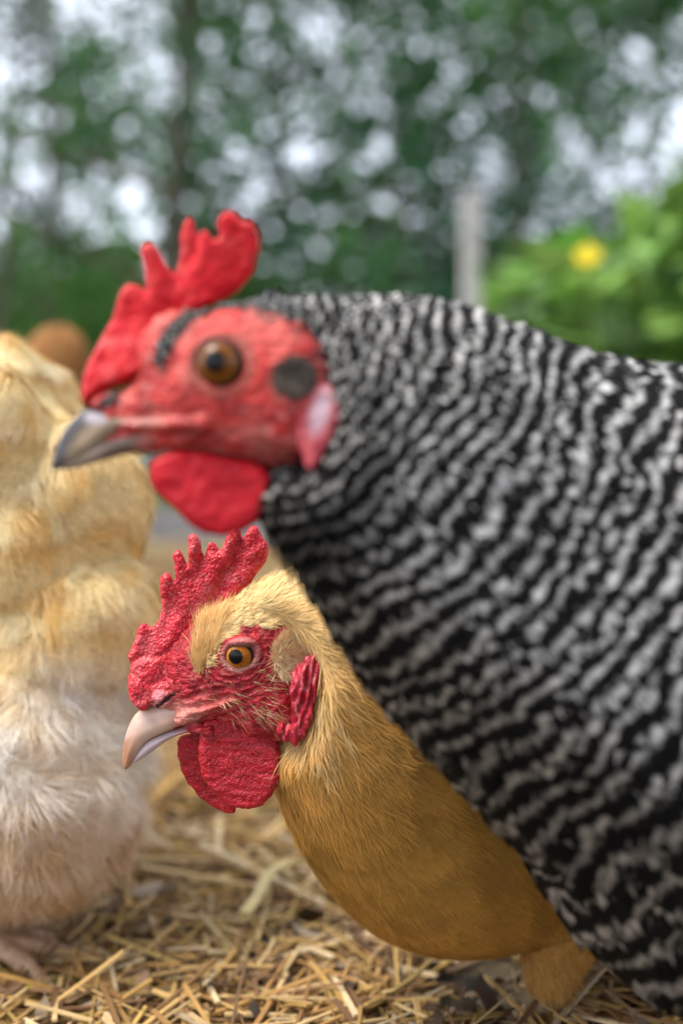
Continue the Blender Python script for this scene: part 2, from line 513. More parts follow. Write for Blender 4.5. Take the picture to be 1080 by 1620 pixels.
STRAW = [(.56, .38, .16), (.48, .29, .10), (.64, .48, .25), (.34, .19, .07), (.44, .28, .09), (.68, .55, .36), (.18, .10, .05), (.52, .36, .12), (.26, .15, .08)]
a = stalks(32000, (.30, 1.3), 11, (.0007, .0025), (.008, .07), .018, STRAW)
b = stalks(6000, (1.0, 3.3), 12, (.003, .006), (.05, .14), .03, STRAW, xf=.5)
c_ = stalks(1300, (.50, 1.3), 14, (.0026, .0046), (.03, .11), .024, STRAW[:6])
V, Q, C = join_arrays([a, b, c_])
tag(mesh_obj('straw_bedding', V, Q, M_straw, colr=C, smooth=False), 'dry golden straw bedding spread over the dark earth', 'straw', kind='stuff')

def chips(n, seed):
    g = np.random.default_rng(seed)
    Y = .36 + 1.3 * g.random(n) ** 1.4; X = (g.random(n) - .5) * 2 * (Y * .42 + .1)
    pos = np.stack([X, Y, .004 + .016 * g.random(n)], 1)
    nor = g.normal(0, .35, (n, 3)); nor[:, 2] = 1; nor /= np.linalg.norm(nor, axis=1, keepdims=True)
    d = tangent(g.normal(0, 1, (n, 3)), nor)
    V, Q, t, x, ids = blades(pos, nor, d, g.uniform(.008, .03, n), g.uniform(.006, .018, n), .1, g.uniform(-.2, .4, n), na=4, nc=3, arch=.15, shape='round')
    cols = np.array([(.10, .06, .035), (.24, .15, .09), (.34, .25, .17), (.05, .035, .02), (.17, .10, .05)])
    C = cols[g.choice(5, n)][ids]
    return V, Q, C
V, Q, C = chips(1500, 5)
tag(mesh_obj('leaf_litter', V, Q, M_straw, colr=C), 'brown dead leaves and bark chips lying between the straw', 'leaf litter', kind='stuff')

def big_stalk(p0, p1, w, colr, label):
    p0, p1 = np.array(p0), np.array(p1); d = p1 - p0
    n = 10; ring = 8; V = []
    s = np.cross(d, [0, 0, 1]); s /= np.linalg.norm(s); nn = np.cross(s, d); nn /= np.linalg.norm(nn)
    for i in range(n + 1):
        t = i / n; c = p0 + d * t + nn * .004 * math.sin(t * 3.1) + s * .0015 * math.sin(t * 7)
        ww = w * (1 + (.25 if i in (4,) else 0)) * (1 - .25 * t)
        for j in range(ring):
            a_ = 2 * math.pi * j / ring
            V.append(c + s * math.cos(a_) * ww * .5 + nn * math.sin(a_) * ww * .3)
    Q = [(i * ring + j, i * ring + (j + 1) % ring, (i + 1) * ring + (j + 1) % ring, (i + 1) * ring + j) for i in range(n) for j in range(ring)]
    o = mesh_obj('straw_stalk', V, Q, M_straw, colr=np.tile(colr, (len(V), 1)))
    tag(o, label, 'straw')
big_stalk(at(366, 1535, .405) + [0, .05, 0], at(455, 1365, .50) + [0, .0, 0], .0065, (.66, .52, .24), 'thick pale straw stalk sticking up towards the buff hen on the straw bed')
big_stalk(at(-20, 1588, .40), at(185, 1548, .425), .0048, (.50, .45, .06), 'yellow green straw stalk lying in the dark at bottom left')

# ------------------------------------------------------------------ legs
def hen_leg(parent, fr_pts, colr=(.36, .25, .14), rot=0.0, rs=1.0):
    """shank, three front toes, hind toe and claws; fr_pts = knee, ankle (world metres)"""
    kx, ax_ = np.array(fr_pts[0], float), np.array(fr_pts[1], float)
    mm = 1000.0
    K = (kx) * mm; A = (ax_) * mm
    toes = []; z0 = A[2] - 13
    for ang, ln in ((-35, 40), (0, 50), (38, 38), (180, 20)):
        a_ = R(ang) + rot
        toes.append((np.array([math.cos(a_), math.sin(a_), 0]), ln * rs))
    def f(U, V, W):
        d = rcone(U, V, W, K, A, 6.5 * rs, 4.6 * rs)
        d = smin(d, ell(U, V, W, A, (6 * rs, 6 * rs, 5.5 * rs)), 3)
        for dv, ln in toes:
            m_ = A + dv * ln * .5 + np.array([0, 0, -A[2] * .25 + 1]); e_ = A + dv * ln + np.array([0, 0, -A[2] + 4.5 + z0 * .6])
            d = smin(d, rcone(U, V, W, A, m_, 4.2 * rs, 3.6 * rs), 2.5)
            d = smin(d, rcone(U, V, W, m_, e_, 3.6 * rs, 2.6 * rs), 2)
            c_ = e_ + dv * 9 * rs + np.array([0, 0, -2.5])
            d = smin(d, rcone(U, V, W, e_, c_, 2.3 * rs, .7), 1)
        return d
    lo = np.minimum(K, A) - 62 * rs; hi = np.maximum(K, A) + 62 * rs
    lo[2] = -2; hi[2] = max(K[2], A[2]) + 8
    P, Q = nets(f, lo, hi, 1.3)
    P = P / mm
    C = mixc(colr, np.array(colr) * .65, noise(P, .004, 3))
    mesh_obj('leg', P, Q, M_leg, parent=parent, colr=C)

# ------------------------------------------------------------------ eye
def build_eye(parent, fr, u, v, w, r_iris, r_pup, r_ball, pup_off, tilt=(0, 0), amber=((.50, .20, .035), (.30, .10, .012)), name='eye'):
    c = np.array(fr.loc(u, v, w))
    nr, na_ = 46, 72
    V, C = [], []
    for i in range(nr + 1):
        th = (i / nr) ** 1.0 * math.pi * .62
        for j in range(na_):
            ph = 2 * math.pi * j / na_
            x, y = math.sin(th) * math.cos(ph), math.sin(th) * math.sin(ph)
            z = math.cos(th)
            p = np.array([x, y, z]) * r_ball
            rr = math.hypot(p[0], p[1]) if z > 0 else 1e3
            rp = math.hypot(p[0] - pup_off[0], p[1] - pup_off[1]) if z > 0 else 1e3
            nz = .5 + .5 * math.sin(ph * 23 + math.sin(ph * 7) * 2)
            if rp < r_pup: cc = np.array((.003, .003, .003))
            elif rp < r_pup + 1.6: cc = np.array((.02, .010, .004))
            elif rr < r_iris:
                t = (rr - r_pup) / (r_iris - r_pup); t = min(max(t, 0), 1)
                cc = np.array(amber[1]) * (1 - t) + np.array(amber[0]) * t
                cc = cc * (.8 + .35 * nz)
                if t > .85: cc = cc * .45
            else: cc = np.array((.03, .02, .018))
            V.append(p); C.append(cc)
    V = np.array(V); tx, ty = tilt
    rx = np.array([[1, 0, 0], [0, math.cos(tx), -math.sin(tx)], [0, math.sin(tx), math.cos(tx)]])
    ry = np.array([[math.cos(ty), 0, math.sin(ty)], [0, 1, 0], [-math.sin(ty), 0, math.cos(ty)]])
    V = V @ rx.T @ ry.T + c
    Q = [(i * na_ + j, i * na_ + (j + 1) % na_, (i + 1) * na_ + (j + 1) % na_, (i + 1) * na_ + j) for i in range(nr) for j in range(na_)]
    Q = np.array(Q)[:, ::-1]
    return mesh_obj(name, fr.world(V), Q, M_eye, parent=parent, colr=np.array(C))

def surf_w(f, u, v, lo=-50, hi=200):
    ws = np.linspace(hi, lo, 500)
    for w in ws:
        k = 1 - w / F
        U = np.array([[[CX + (u - CX) * k]]]); Vv = np.array([[[CY + (v - CY) * k]]]); W = np.array([[[w]]])
        if f(U, Vv, W)[0, 0, 0] < 0: return w
    return 0.0

def part(name, f, fr, lo, hi, step, mat, parent, colf, disp=None):
    P, Q = nets(f, lo, hi, step)
    if disp is not None:
        P = P + vnormals(P, Q) * disp(P)[:, None]
    u, v = fr.app(P)
    return mesh_obj(name, fr.world(P), Q, mat, parent=parent, colr=colf(P, u, v))

def z2(pts, zx, zy, k):  # outline read off an enlargement
    return [(zx + a / k, zy + b / k) for a, b in pts]

#==BUFF==
# ================================================================== the buff hen in focus
FB = Frame(.340)
buff = empty('hen', (at(800, 740, .40)[0], .40, 0), 'golden buff hen in sharp focus, head lowered under the barred hen', 'hen', 'hens crowding on the straw')
def build_buff():
    fr = FB; par = buff
    body = chain(fr, [(405, 1026, 84, .340), (512, 1044, 146, .343), (590, 1170, 178, .355), (690, 1288, 205, .376), (800, 1283, 214, .395), (950, 1260, 232, .41), (1150, 1190, 240, .42)], .74, 40)
    eyeW = 62.0
    def head(U, V, W):
        d = ell(U, V, W, (395, 1042, 0), (105, 92, 64))
        d = smin(d, rcone(U, V, W * 1.12, (370, 1065, 0), (270, 1129, 0), 66, 25), 26)
        d = smin(d, ell(U, V, W, (330, 1060, 0), (70, 75, 44)), 22)          # forehead under the comb
        d = smin(d, ell(U, V, W, (430, 1110, 6), (70, 62, 58)), 24)          # cheek
        d = smin(d, ell(U, V, W, (440, 1000, 0), (85, 86, 58)), 22)          # crown running into the neck
        eu, ev, _ = fr.loc(380, 1036, 60)
        dx, dy = (U - eu) * .94 - (V - ev) * .34, (U - eu) * .34 + (V - ev) * .94
        rr = np.sqrt(dx * dx + (dy * 1.22) ** 2)
        ring = np.sqrt((rr - 28) ** 2 + (W - 59) ** 2) - 6.2                 # eyelids
        d = smin(d, ring, 7)
        d = smax(d, -(ell(U, V, W, (eu, ev, 70), (21, 15.5, 24))), 3)         # socket
        d = smin(d, ell(U, V, W, (eu + 2, ev - 19.5, 60), (26, 8, 13)), 5)        # upper lid
        # gape fold below the eye and lip line
        a1 = fr.loc(285, 1140, 40); a2 = fr.loc(362, 1108, 56)
        d = smin(d, rcone(U, V, W, (a1[0], a1[1], 30), (a2[0], a2[1], 52), 10, 9), 7)
        b1 = fr.loc(300, 1150, 30); b2 = fr.loc(330, 1160, 44)
        d = smin(d, rcone(U, V, W, (b1[0], b1[1], 24), (b2[0], b2[1], 34), 9, 8), 6)
        # nostril flap and slit
        n1 = fr.loc(256, 1106, 32)
        d = smin(d, ell(U, V, W, (n1[0], n1[1], 24), (22, 16, 14)), 5)
        s1 = fr.loc(251, 1117, 36); s2 = fr.loc(274, 1098, 40)
        d = smax(d, -rcone(U, V, W, (s1[0], s1[1], 34), (s2[0], s2[1], 38), 3.6, 4.0), 1.5)
        # temple hollow
        return d
    P, Q = nets(head, (225, 900, -80), (540, 1190, 92), 1.7)
    N = vnormals(P, Q)
    u, v = fr.app(P)
    eu, ev = 380, 1036
    re = np.hypot((u - eu) * .94 - (v - ev) * .34, ((u - eu) * .34 + (v - ev) * .94) * 1.22) + 2
    wr = (noise(P, 9, 1) - .5) * 3.2 + (noise(P * [1, 2.2, 1], 8, 2) - .5) * 2.4 + (noise(P, 4, 4) - .5) * 1.6
    wr *= sstep(24, 50, re)
    conc = np.sin((re + noise(P, 25, 6) * 14) * .62) * 1.3 * sstep(34, 44, re) * (1 - sstep(60, 85, re)) * (v > ev - 10)
    beads = np.where((re > 26) & (re < 36), np.sin(np.arctan2(v - ev, u - eu) * 42) * 0.9, 0) * sstep(ev, ev + 10, v)
    # folds running from the gape back under the eye
    q = (v - 1128) + (u - 300) * .28
    folds = np.sin(q * .42 + noise(P, 30, 9) * 4) * 1.8 * sstep(280, 310, u) * (1 - sstep(370, 420, u)) * (np.abs(q) < 38)
    P = P + N * (wr + conc + beads + folds)[:, None]
    # skin colours
    deep, red, pink, pale = (.22, .006, .012), (.48, .016, .028), (.68, .17, .14), (.66, .34, .27)
    c = mixc(deep, red, np.clip(noise(P, 12, 11) * 1.3 - .1, 0, 1))
    c = mixc(c, pink, .7 * sstep(.55, .9, noise(P, 10, 12)) * .6)
    c = mixc(c, pale, (1 - sstep(5, 42, np.hypot((u - 275) * .6, (v - 1128) * 1.4))) * .75)
    c = mixc(c, pink, (1 - sstep(0, 20, np.abs(v - 1122 + (u - 300) * .2))) * (u < 372) * .5)
    lid = (1 - sstep(23, 28, re)) ; c = mixc(c, (.25, .10, .09), lid)
    lid2 = sstep(25, 29, re) * (1 - sstep(33, 37, re)); c = mixc(c, (.50, .17, .15), lid2 * .8)
    beadc = (np.sin(np.arctan2(v - ev, u - eu) * 42) > .2) * sstep(25, 28, re) * (1 - sstep(31, 34, re)) * sstep(ev + 2, ev + 12, v)
    c = mixc(c, (.72, .42, .34), beadc * .8)
    slit = 1 - sstep(2.5, 5, np.hypot(u - np.clip(u, 250, 275), (v - (1117 - (np.clip(u, 250, 275) - 251) * .83))))
    c = mixc(c, (.05, .008, .01), slit)
    flap = (1 - sstep(10, 15, np.hypot(u - 253, v - 1103))) * (1 - slit); c = mixc(c, (.62, .25, .27), flap * .7)
    hd = poly_sd(smooth_poly([(306, 1050), (312, 985), (350, 955), (380, 905), (560, 860), (580, 1130), (512, 1130), (512, 1060), (485, 1015), (450, 990), (420, 992), (395, 990), (370, 996), (350, 1010), (338, 1040), (326, 1062)]), u, v)
    c = mixc(c, (.66, .38, .12), 1 - sstep(-8, 0, hd + (noise(P, 12, 91) - .5) * 12))
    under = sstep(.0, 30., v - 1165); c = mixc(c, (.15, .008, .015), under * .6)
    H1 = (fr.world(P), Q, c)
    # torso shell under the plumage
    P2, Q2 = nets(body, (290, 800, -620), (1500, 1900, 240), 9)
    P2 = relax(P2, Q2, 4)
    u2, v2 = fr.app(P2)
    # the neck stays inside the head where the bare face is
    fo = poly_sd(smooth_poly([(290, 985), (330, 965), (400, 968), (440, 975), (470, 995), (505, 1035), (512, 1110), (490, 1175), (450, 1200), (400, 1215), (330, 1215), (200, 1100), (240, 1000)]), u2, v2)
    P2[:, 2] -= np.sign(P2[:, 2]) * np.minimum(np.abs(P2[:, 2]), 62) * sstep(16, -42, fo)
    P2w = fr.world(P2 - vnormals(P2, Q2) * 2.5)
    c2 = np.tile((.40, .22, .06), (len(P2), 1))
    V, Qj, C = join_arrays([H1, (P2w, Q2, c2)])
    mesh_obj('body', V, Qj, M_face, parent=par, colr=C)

    # eye
    build_eye(par, fr, 381, 1035, 48, 20.0, 9.8, 26, (-3.0, -2.0), tilt=(R(-4), R(-6)), amber=((.56, .20, .022), (.36, .10, .008)))

    # beak
    up = [(243, 1112), (224, 1120), (209, 1136), (200, 1158), (194, 1186), (193, 1208), (198, 1219), (206, 1213), (212, 1204), (222, 1183), (238, 1168), (262, 1158), (285, 1148), (310, 1133), (330, 1118), (300, 1104), (268, 1104)]
    lowr = [(208, 1206), (218, 1188), (232, 1172), (256, 1160), (300, 1146), (322, 1140), (325, 1152), (300, 1157), (272, 1166), (245, 1186), (222, 1202), (212, 1208)]
    def Tb(U, V): return 7 + 22 * np.clip((U - 193) / 95, 0, 1) ** .8
    def Tl(U, V): return 4 + 17 * np.clip((U - 205) / 95, 0, 1) ** .8
    fu = lens(fr, up, 0, 10, 20, Tf=Tb); fl = lens(fr, lowr, 0, 8, 11, Tf=Tl)
    def cbk(P, u, v):
        c = mixc((.64, .37, .26), (.60, .42, .33), noise(P, 18, 2))
        tip = 1 - sstep(6, 34, (u - 193) + (1215 - v) * .10); c = mixc(c, (.34, .15, .07), tip * .85)
        c = mixc(c, (.70, .52, .46), (1 - sstep(4, 16, np.abs((v - 1142) + (u - 232) * .55))) * .5)
        c = mixc(c, (.56, .22, .20), sstep(262, 300, u) * .9)
        return c
    part('upper_beak', fu, fr, (186, 1096, -36), (336, 1224, 36), 1.4, M_horn, par, cbk)
    part('lower_beak', fl, fr, (200, 1134, -28), (330, 1214, 28), 1.4, M_horn, par, lambda P, u, v: mixc((.52, .41, .42), (.55, .22, .22), sstep(268, 300, u)))

    # comb
    cz = [(100, 800), (74, 755), (62, 690), (68, 625), (63, 572), (82, 545), (100, 500), (108, 458), (130, 445), (160, 465), (186, 442), (202, 395), (208, 350), (200, 310), (194, 262), (215, 233), (245, 235), (264, 266), (262, 205), (255, 150), (277, 130), (302, 147), (317, 196), (327, 182), (318, 120), (313, 80), (335, 58), (362, 66), (374, 112), (390, 172), (395, 130), (410, 98), (436, 101), (459, 146), (476, 112), (488, 62), (512, 30), (545, 38), (553, 90), (566, 60), (590, 36), (622, 43), (640, 88), (662, 108), (657, 160), (636, 212), (600, 262), (570, 302), (530, 332), (470, 362), (440, 420), (400, 520), (350, 640), (325, 690), (285, 716), (235, 732), (192, 756), (168, 795), (138, 818)]
    cp = z2(cz, 180, 820, 2.7)
    def Tc(U, V):
        base = np.clip((V - 960) / 150, 0, 1)
        top = 1 - np.clip((V - 840) / 60, 0, 1)
        return 8.5 + 26 * base ** 1.3 + 2.0 * top
    def bendc(U, V): return 7 * np.sin((U - 230) / 60) * np.clip((1000 - V) / 120, 0, 1) + 2 * np.sin(V / 14 + U / 9)
    fc = lens(fr, cp, 0, 9, 11, bend=bendc, it=1, Tf=Tc)
    def cc(P, u, v):
        n_ = noise(P, 7, 31)
        c = mixc((.40, .008, .018), (.64, .020, .036), np.clip(n_ * 1.4 - .1, 0, 1))
        pap_glint = noise(P, 2.6, 33); c = mixc(c, (.74, .20, .20), sstep(.62, .9, pap_glint) * .6)  # pinker specks painted as highlights on the papillae
        c = mixc(c, (.70, .16, .17), sstep(0.5, .8, noise(P, 24, 35)) * .3)
        return c
    def dc(P): 
        cr = -3.2 * np.exp(-((P[:, 1] - 1040 + (P[:, 0] - 230) * .45 + 6 * np.sin(P[:, 0] / 11)) / 6) ** 2) - 2.6 * np.exp(-((P[:, 1] - 1075 - (P[:, 0] - 250) * .25 + 5 * np.sin(P[:, 0] / 8)) / 5) ** 2)
        fl = np.sin((P[:, 0] - 205) * .16 + noise(P, 40, 3) * 5 + (P[:, 1] - 1000) * .05) * 1.1 * (P[:, 1] < 1000)
        return (noise(P, 11, 41) - .5) * 3 + (noise(P, 3.2, 42) - .5) * 1.3 + cr + fl
    part('comb', fc, fr, (196, 828, -44), (430, 1130, 44), 1.5, M_comb, par, cc, dc)

    # wattles: far one shows ahead of the near one
    nz_ = [(385, 862), (440, 846), (520, 846), (600, 862), (668, 890), (700, 940), (716, 1000), (713, 1070), (700, 1132), (670, 1190), (620, 1228), (560, 1240), (505, 1228), (452, 1196), (402, 1135), (376, 1080), (362, 1020), (364, 955), (370, 905)]
    fz_ = [(275, 935), (330, 922), (380, 900), (440, 950), (470, 1100), (490, 1180), (522, 1240), (515, 1268), (470, 1263), (410, 1232), (350, 1182), (302, 1112), (279, 1050), (270, 980)]
    def cw(P, u, v):
        c = mixc((.30, .003, .010), (.50, .008, .020), np.clip(noise(P * [.5, 2, 1], 9, 51) * 1.4 - .2, 0, 1))
        return mixc(c, (.72, .10, .10), sstep(.6, .92, noise(P, 3, 52)) * .35)
    def dw(P):
        s = (P[:, 1] - 1190) - (P[:, 0] - 370) * .18
        return (noise(P * [.45, 1.6, 1], 10, 53) - .5) * 2.6 + (noise(P, 3.4, 54) - .5) * 1.5 + np.sin(s * .33 + noise(P, 45, 55) * 6) * .35
    def bw(U, V): return 9 * np.clip((V - 1150) / 120, 0, 1) - 4 * np.sin((U - 330) / 30)
    pn = z2(nz_, 180, 820, 2.7); pf = z2(fz_, 180, 820, 2.7)
    part('wattle', lens(fr, pn, 24, 12, 14, bend=bw), fr, (305, 1125, -10), (450, 1290, 62), 1.5, M_wattle, par, cw, dw)
    part('wattle', lens(fr, pf, -20, 8, 10, bend=lambda U, V: -6 * np.clip((V - 1150) / 120, 0, 1)), fr, (268, 1140, -46), (390, 1312, 6), 1.6, M_wattle, par, cw, dw)
    # fold joining near wattle to the mouth corner
    fold = [(322, 1142), (340, 1150), (343, 1170), (338, 1196), (328, 1210), (316, 1200), (312, 1176), (314, 1156)]

    # earlobe
    ez = [(752, 690), (775, 632), (815, 590), (850, 566), (880, 588), (895, 640), (889, 705), (872, 772), (852, 832), (832, 885), (802, 948), (762, 966), (712, 934), (694, 892), (722, 868), (752, 884), (772, 850), (756, 770)]
    ep = z2(ez, 180, 820, 2.7)
    def de(P):
        s = P[:, 0] - 478 + (P[:, 1] - 1080) * .28
        return (noise(P * [1.6, .6, 1], 9, 61) - .5) * 7 + np.sin(s * .5 + noise(P, 18, 62) * 7) * 1.7 + (noise(P, 3.5, 63) - .5) * 1.2
    def bl(U, V): return 6 * np.sin((V - 1020) / 40) + 10 * np.clip((U - 440) / 50, 0, 1)
    part('earlobe', lens(fr, ep, 62, 12, 11, bend=bl), fr, (425, 1015, 30), (520, 1190, 98), 1.4, M_wattle, par,
         lambda P, u, v: mixc(mixc((.26, .005, .016), (.50, .014, .034), noise(P, 9, 64)), (.66, .20, .22), sstep(.6, .9, noise(P * [1.5, .6, 1], 6, 65)) * .6), de)

    # ---------------- plumage
    Vs = []
    def feather_group(P, Q, keep, n, seed, L, Wd, lift, curl, colr, flow, jit=.15, na=3, clump=0.0):
        pos, nor = sample_surface(P, Q, n, keep, seed)
        g = np.random.default_rng(seed + 100)
        u, v = fr.app(pos)
        d = flow(pos, u, v)
        d = d + g.normal(0, jit, d.shape)
        if clump:
            d = d + (np.stack([noise(pos, 14, seed + 1), noise(pos, 14, seed + 2), noise(pos, 14, seed + 3)], 1) - .5) * clump
        d = tangent(d, nor)
        ll = L(u, v) * g.uniform(.7, 1.25, n); ww = Wd * g.uniform(.7, 1.4, n)
        Vv, Qq, t, x, ids = blades(pos, nor, d, ll, ww, lift * g.uniform(.4, 1.6, n), curl * g.uniform(.5, 1.5, n), side=g.normal(0, .12, n), na=na)
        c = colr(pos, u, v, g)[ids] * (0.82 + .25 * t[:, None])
        Vs.append((fr.world(Vv), Qq, c))
    cpos, cnor = sample_surface(P2, Q2, 1500, None, 303)
    def cells(pos, d):
        out = np.zeros(len(pos)); idx = np.zeros(len(pos), int)
        for a_ in range(0, len(pos), 4000):
            D2 = ((pos[a_:a_ + 4000, None, :] - cpos[None]) ** 2).sum(2); j = D2.argmin(1); idx[a_:a_ + 4000] = j
            out[a_:a_ + 4000] = ((pos[a_:a_ + 4000] - cpos[j]) * d[a_:a_ + 4000]).sum(1)
        return out, idx
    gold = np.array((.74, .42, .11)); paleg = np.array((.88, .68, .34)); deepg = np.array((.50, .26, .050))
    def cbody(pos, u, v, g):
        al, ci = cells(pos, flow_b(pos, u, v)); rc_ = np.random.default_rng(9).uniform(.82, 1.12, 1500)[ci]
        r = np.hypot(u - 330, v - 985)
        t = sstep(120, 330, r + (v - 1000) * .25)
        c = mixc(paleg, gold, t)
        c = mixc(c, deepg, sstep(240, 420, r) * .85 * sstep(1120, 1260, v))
        k = g.random(len(u)); c = c * (.88 + .24 * k)[:, None]
        c = c * (rc_ * (1 + .09 * np.clip(al / 16, -1, 1)))[:, None]
        st = noise(pos * [1, 1, 1], 26, 77); c = mixc(c, deepg, sstep(.5, .85, st) * .35)
        return c
    def flow_b(pos, u, v):
        du, dv = u - 335, v - 985
        return np.stack([du, dv, -0.25 * np.hypot(du, dv)], 1) / (np.hypot(du, dv)[:, None] + 1)
    face = smooth_poly([(290, 985), (300, 1080), (330, 1062), (345, 1020), (365, 1005), (395, 992), (430, 988), (455, 995), (475, 1010), (500, 1040), (510, 1110), (490, 1170), (450, 1190), (400, 1210), (330, 1210), (250, 1180), (200, 1100), (240, 1000)])
    def keep_body(c):
        u, v = fr.app(c); sd_ = poly_sd(face, u, v)
        near = c[:, 2] > -1e9
        k = sstep(-2, 8, sd_) * np.where(c[:, 0] < 1100, 1, .2)
        back = (c[:, 2] < -60 + (c[:, 0] - 500) * -.8); k = np.where(back, k * .3, k)
        k = k * np.where(u > 820, .35, 1.0)
        k = np.where((u < 440) & (c[:, 2] < 0), .5 * (c[:, 1] < 1000), k)
        return k
    # on the torso/neck
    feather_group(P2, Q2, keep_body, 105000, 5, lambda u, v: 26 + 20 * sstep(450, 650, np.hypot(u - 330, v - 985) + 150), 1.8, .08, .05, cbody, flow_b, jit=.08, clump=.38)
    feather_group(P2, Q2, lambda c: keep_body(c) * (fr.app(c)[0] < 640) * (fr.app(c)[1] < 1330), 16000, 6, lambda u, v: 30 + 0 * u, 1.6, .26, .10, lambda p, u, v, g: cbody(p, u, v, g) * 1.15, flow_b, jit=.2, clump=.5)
    # crown, brow and back of the head, growing on the skull
    def keep_head(c):
        u, v = fr.app(c)
        top = poly_sd(smooth_poly([(318, 1050), (322, 985), (350, 955), (380, 925), (520, 880), (560, 1100), (512, 1130), (512, 1060), (485, 1015), (450, 990), (420, 992), (395, 990), (370, 996), (350, 1010), (338, 1040), (326, 1062)]), u, v)
        return (1 - sstep(-4, 3, top + (noise(c, 12, 91) - .5) * 12)) * np.where(c[:, 2] < -10, .4, 1)
    feather_group(P, Q, keep_head, 20000, 7, lambda u, v: 15 + 12 * sstep(380, 480, u), 1.7, .18, .08, cbody, lambda p, u, v: np.stack([np.ones(len(u)) * 1.0, -.35 + (v - 960) / 160 + (u > 440) * .15, -.1 + 0 * u], 1), jit=.12, clump=.5)
    g0 = np.random.default_rng(4)
    # orange tuft in front of the eye, standing up and back
    def keep_tuft(c):
        u, v = fr.app(c)
        return (1 - sstep(-3, 4, poly_sd(smooth_poly([(305, 1078), (306, 1012), (318, 974), (345, 958), (350, 985), (338, 1012), (328, 1060)]), u, v))) * (c[:, 2] > 0)
    feather_group(P, Q, keep_tuft, 2600, 8, lambda u, v: 22 + 20 * g0.random(len(u)), 1.05, .24, .06, lambda p, u, v, g: mixc((.76, .42, .11), (.90, .70, .36), g.random(len(u))), lambda p, u, v: np.stack([.25 + 0 * u + (u - 320) / 70, -1 + 0 * u, 0 * u], 1), jit=.16, clump=.4)
    # bristly ear tuft
    def keep_ear(c):
        u, v = fr.app(c)
        return (1 - sstep(-3, 3, poly_sd(smooth_poly([(432, 1030), (445, 1008), (470, 1000), (486, 1018), (480, 1045), (455, 1068), (436, 1060)]), u, v))) * (c[:, 2] > 0)
    feather_group(P, Q, keep_ear, 5200, 9, lambda u, v: 15 + 0 * u, 1.2, .8, .3, lambda p, u, v, g: mixc((.74, .48, .22), (.92, .76, .50), g.random(len(u))), lambda p, u, v: np.stack([.6 + (u - 455) / 40, -.35 + (v - 1040) / 30, 0 * u], 1), jit=.25)
    # sparse filaments on cheek and jaw
    def keep_ck(c):
        u, v = fr.app(c)
        return np.exp(-((u - 400) / 55) ** 2 - ((v - 1118 - (u - 380) * .35) / 16) ** 2) * (c[:, 2] > 0) + .9 * np.exp(-((u - 425) / 22) ** 2 - ((v - 1075) / 22) ** 2) * (c[:, 2] > 0)
    feather_group(P, Q, keep_ck, 330, 10, lambda u, v: 20 + 0 * u, .8, .16, .05, lambda p, u, v, g: mixc((.60, .34, .12), (.86, .68, .42), g.random(len(u))), lambda p, u, v: np.stack([1 + 0 * u, .42 + (v - 1100) / 130, 0 * u], 1), jit=.28)
    # loose pale hackle tips behind the earlobe
    def keep_hk(c):
        u, v = fr.app(c)
        return np.exp(-((u - 500) / 28) ** 2 - ((v - 1125) / 55) ** 2) * (c[:, 2] > 0)
    feather_group(P2, Q2, keep_hk, 850, 12, lambda u, v: 44 + 0 * u, 1.6, .34, .12, lambda p, u, v, g: mixc((.74, .46, .14), (.88, .68, .36), g.random(len(u))), lambda p, u, v: np.stack([.15 + (u - 500) / 90, 1 + 0 * u, .1 + 0 * u], 1), jit=.22, clump=.4)
    V, Qj, C = join_arrays(Vs)
    mesh_obj('plumage', V, Qj, M_down, parent=par, colr=C)
    # thigh fluff and legs
    hen_leg(par, (at(868, 1500, .39), (at(866, 0, .39)[0], .388, .020)), rot=R(172), rs=.85)
    hen_leg(par, (at(962, 1500, .43), (at(960, 0, .43)[0], .43, .020)), rot=R(188), rs=.85)
    for ti, (Yt, nodes) in enumerate(((.39, [(890, 1420, 84, .39), (876, 1505, 50, .39), (866, 1572, 24, .388)]), (.43, [(975, 1420, 84, .43), (966, 1500, 48, .43), (960, 1560, 22, .43)]))):
        th = Frame(Yt); fth = chain(th, nodes, .85, 20)
        P3, Q3 = nets(fth, (740, 1300, -130), (1090, 1660, 130), 6)
        pos, nor = sample_surface(P3, Q3, 12000, None, 55 + ti)
        g = np.random.default_rng(56 + ti)
        d = tangent(np.array([0, 1, 0.0]) + g.normal(0, .3, pos.shape), nor)
        Vv, Qq, t, x, ids = blades(pos, nor, d, 40 * g.uniform(.5, 1.3, len(pos)), 1.8, .28, .12)
        cc3 = mixc((.50, .24, .05), (.70, .42, .13), g.random(len(pos)))[ids]
        V, Qj, C = join_arrays([(th.world(P3), Q3, (.45, .22, .06)), (th.world(Vv), Qq, cc3)])
        mesh_obj('thigh', V, Qj, M_down, parent=par, colr=C)
build_buff()

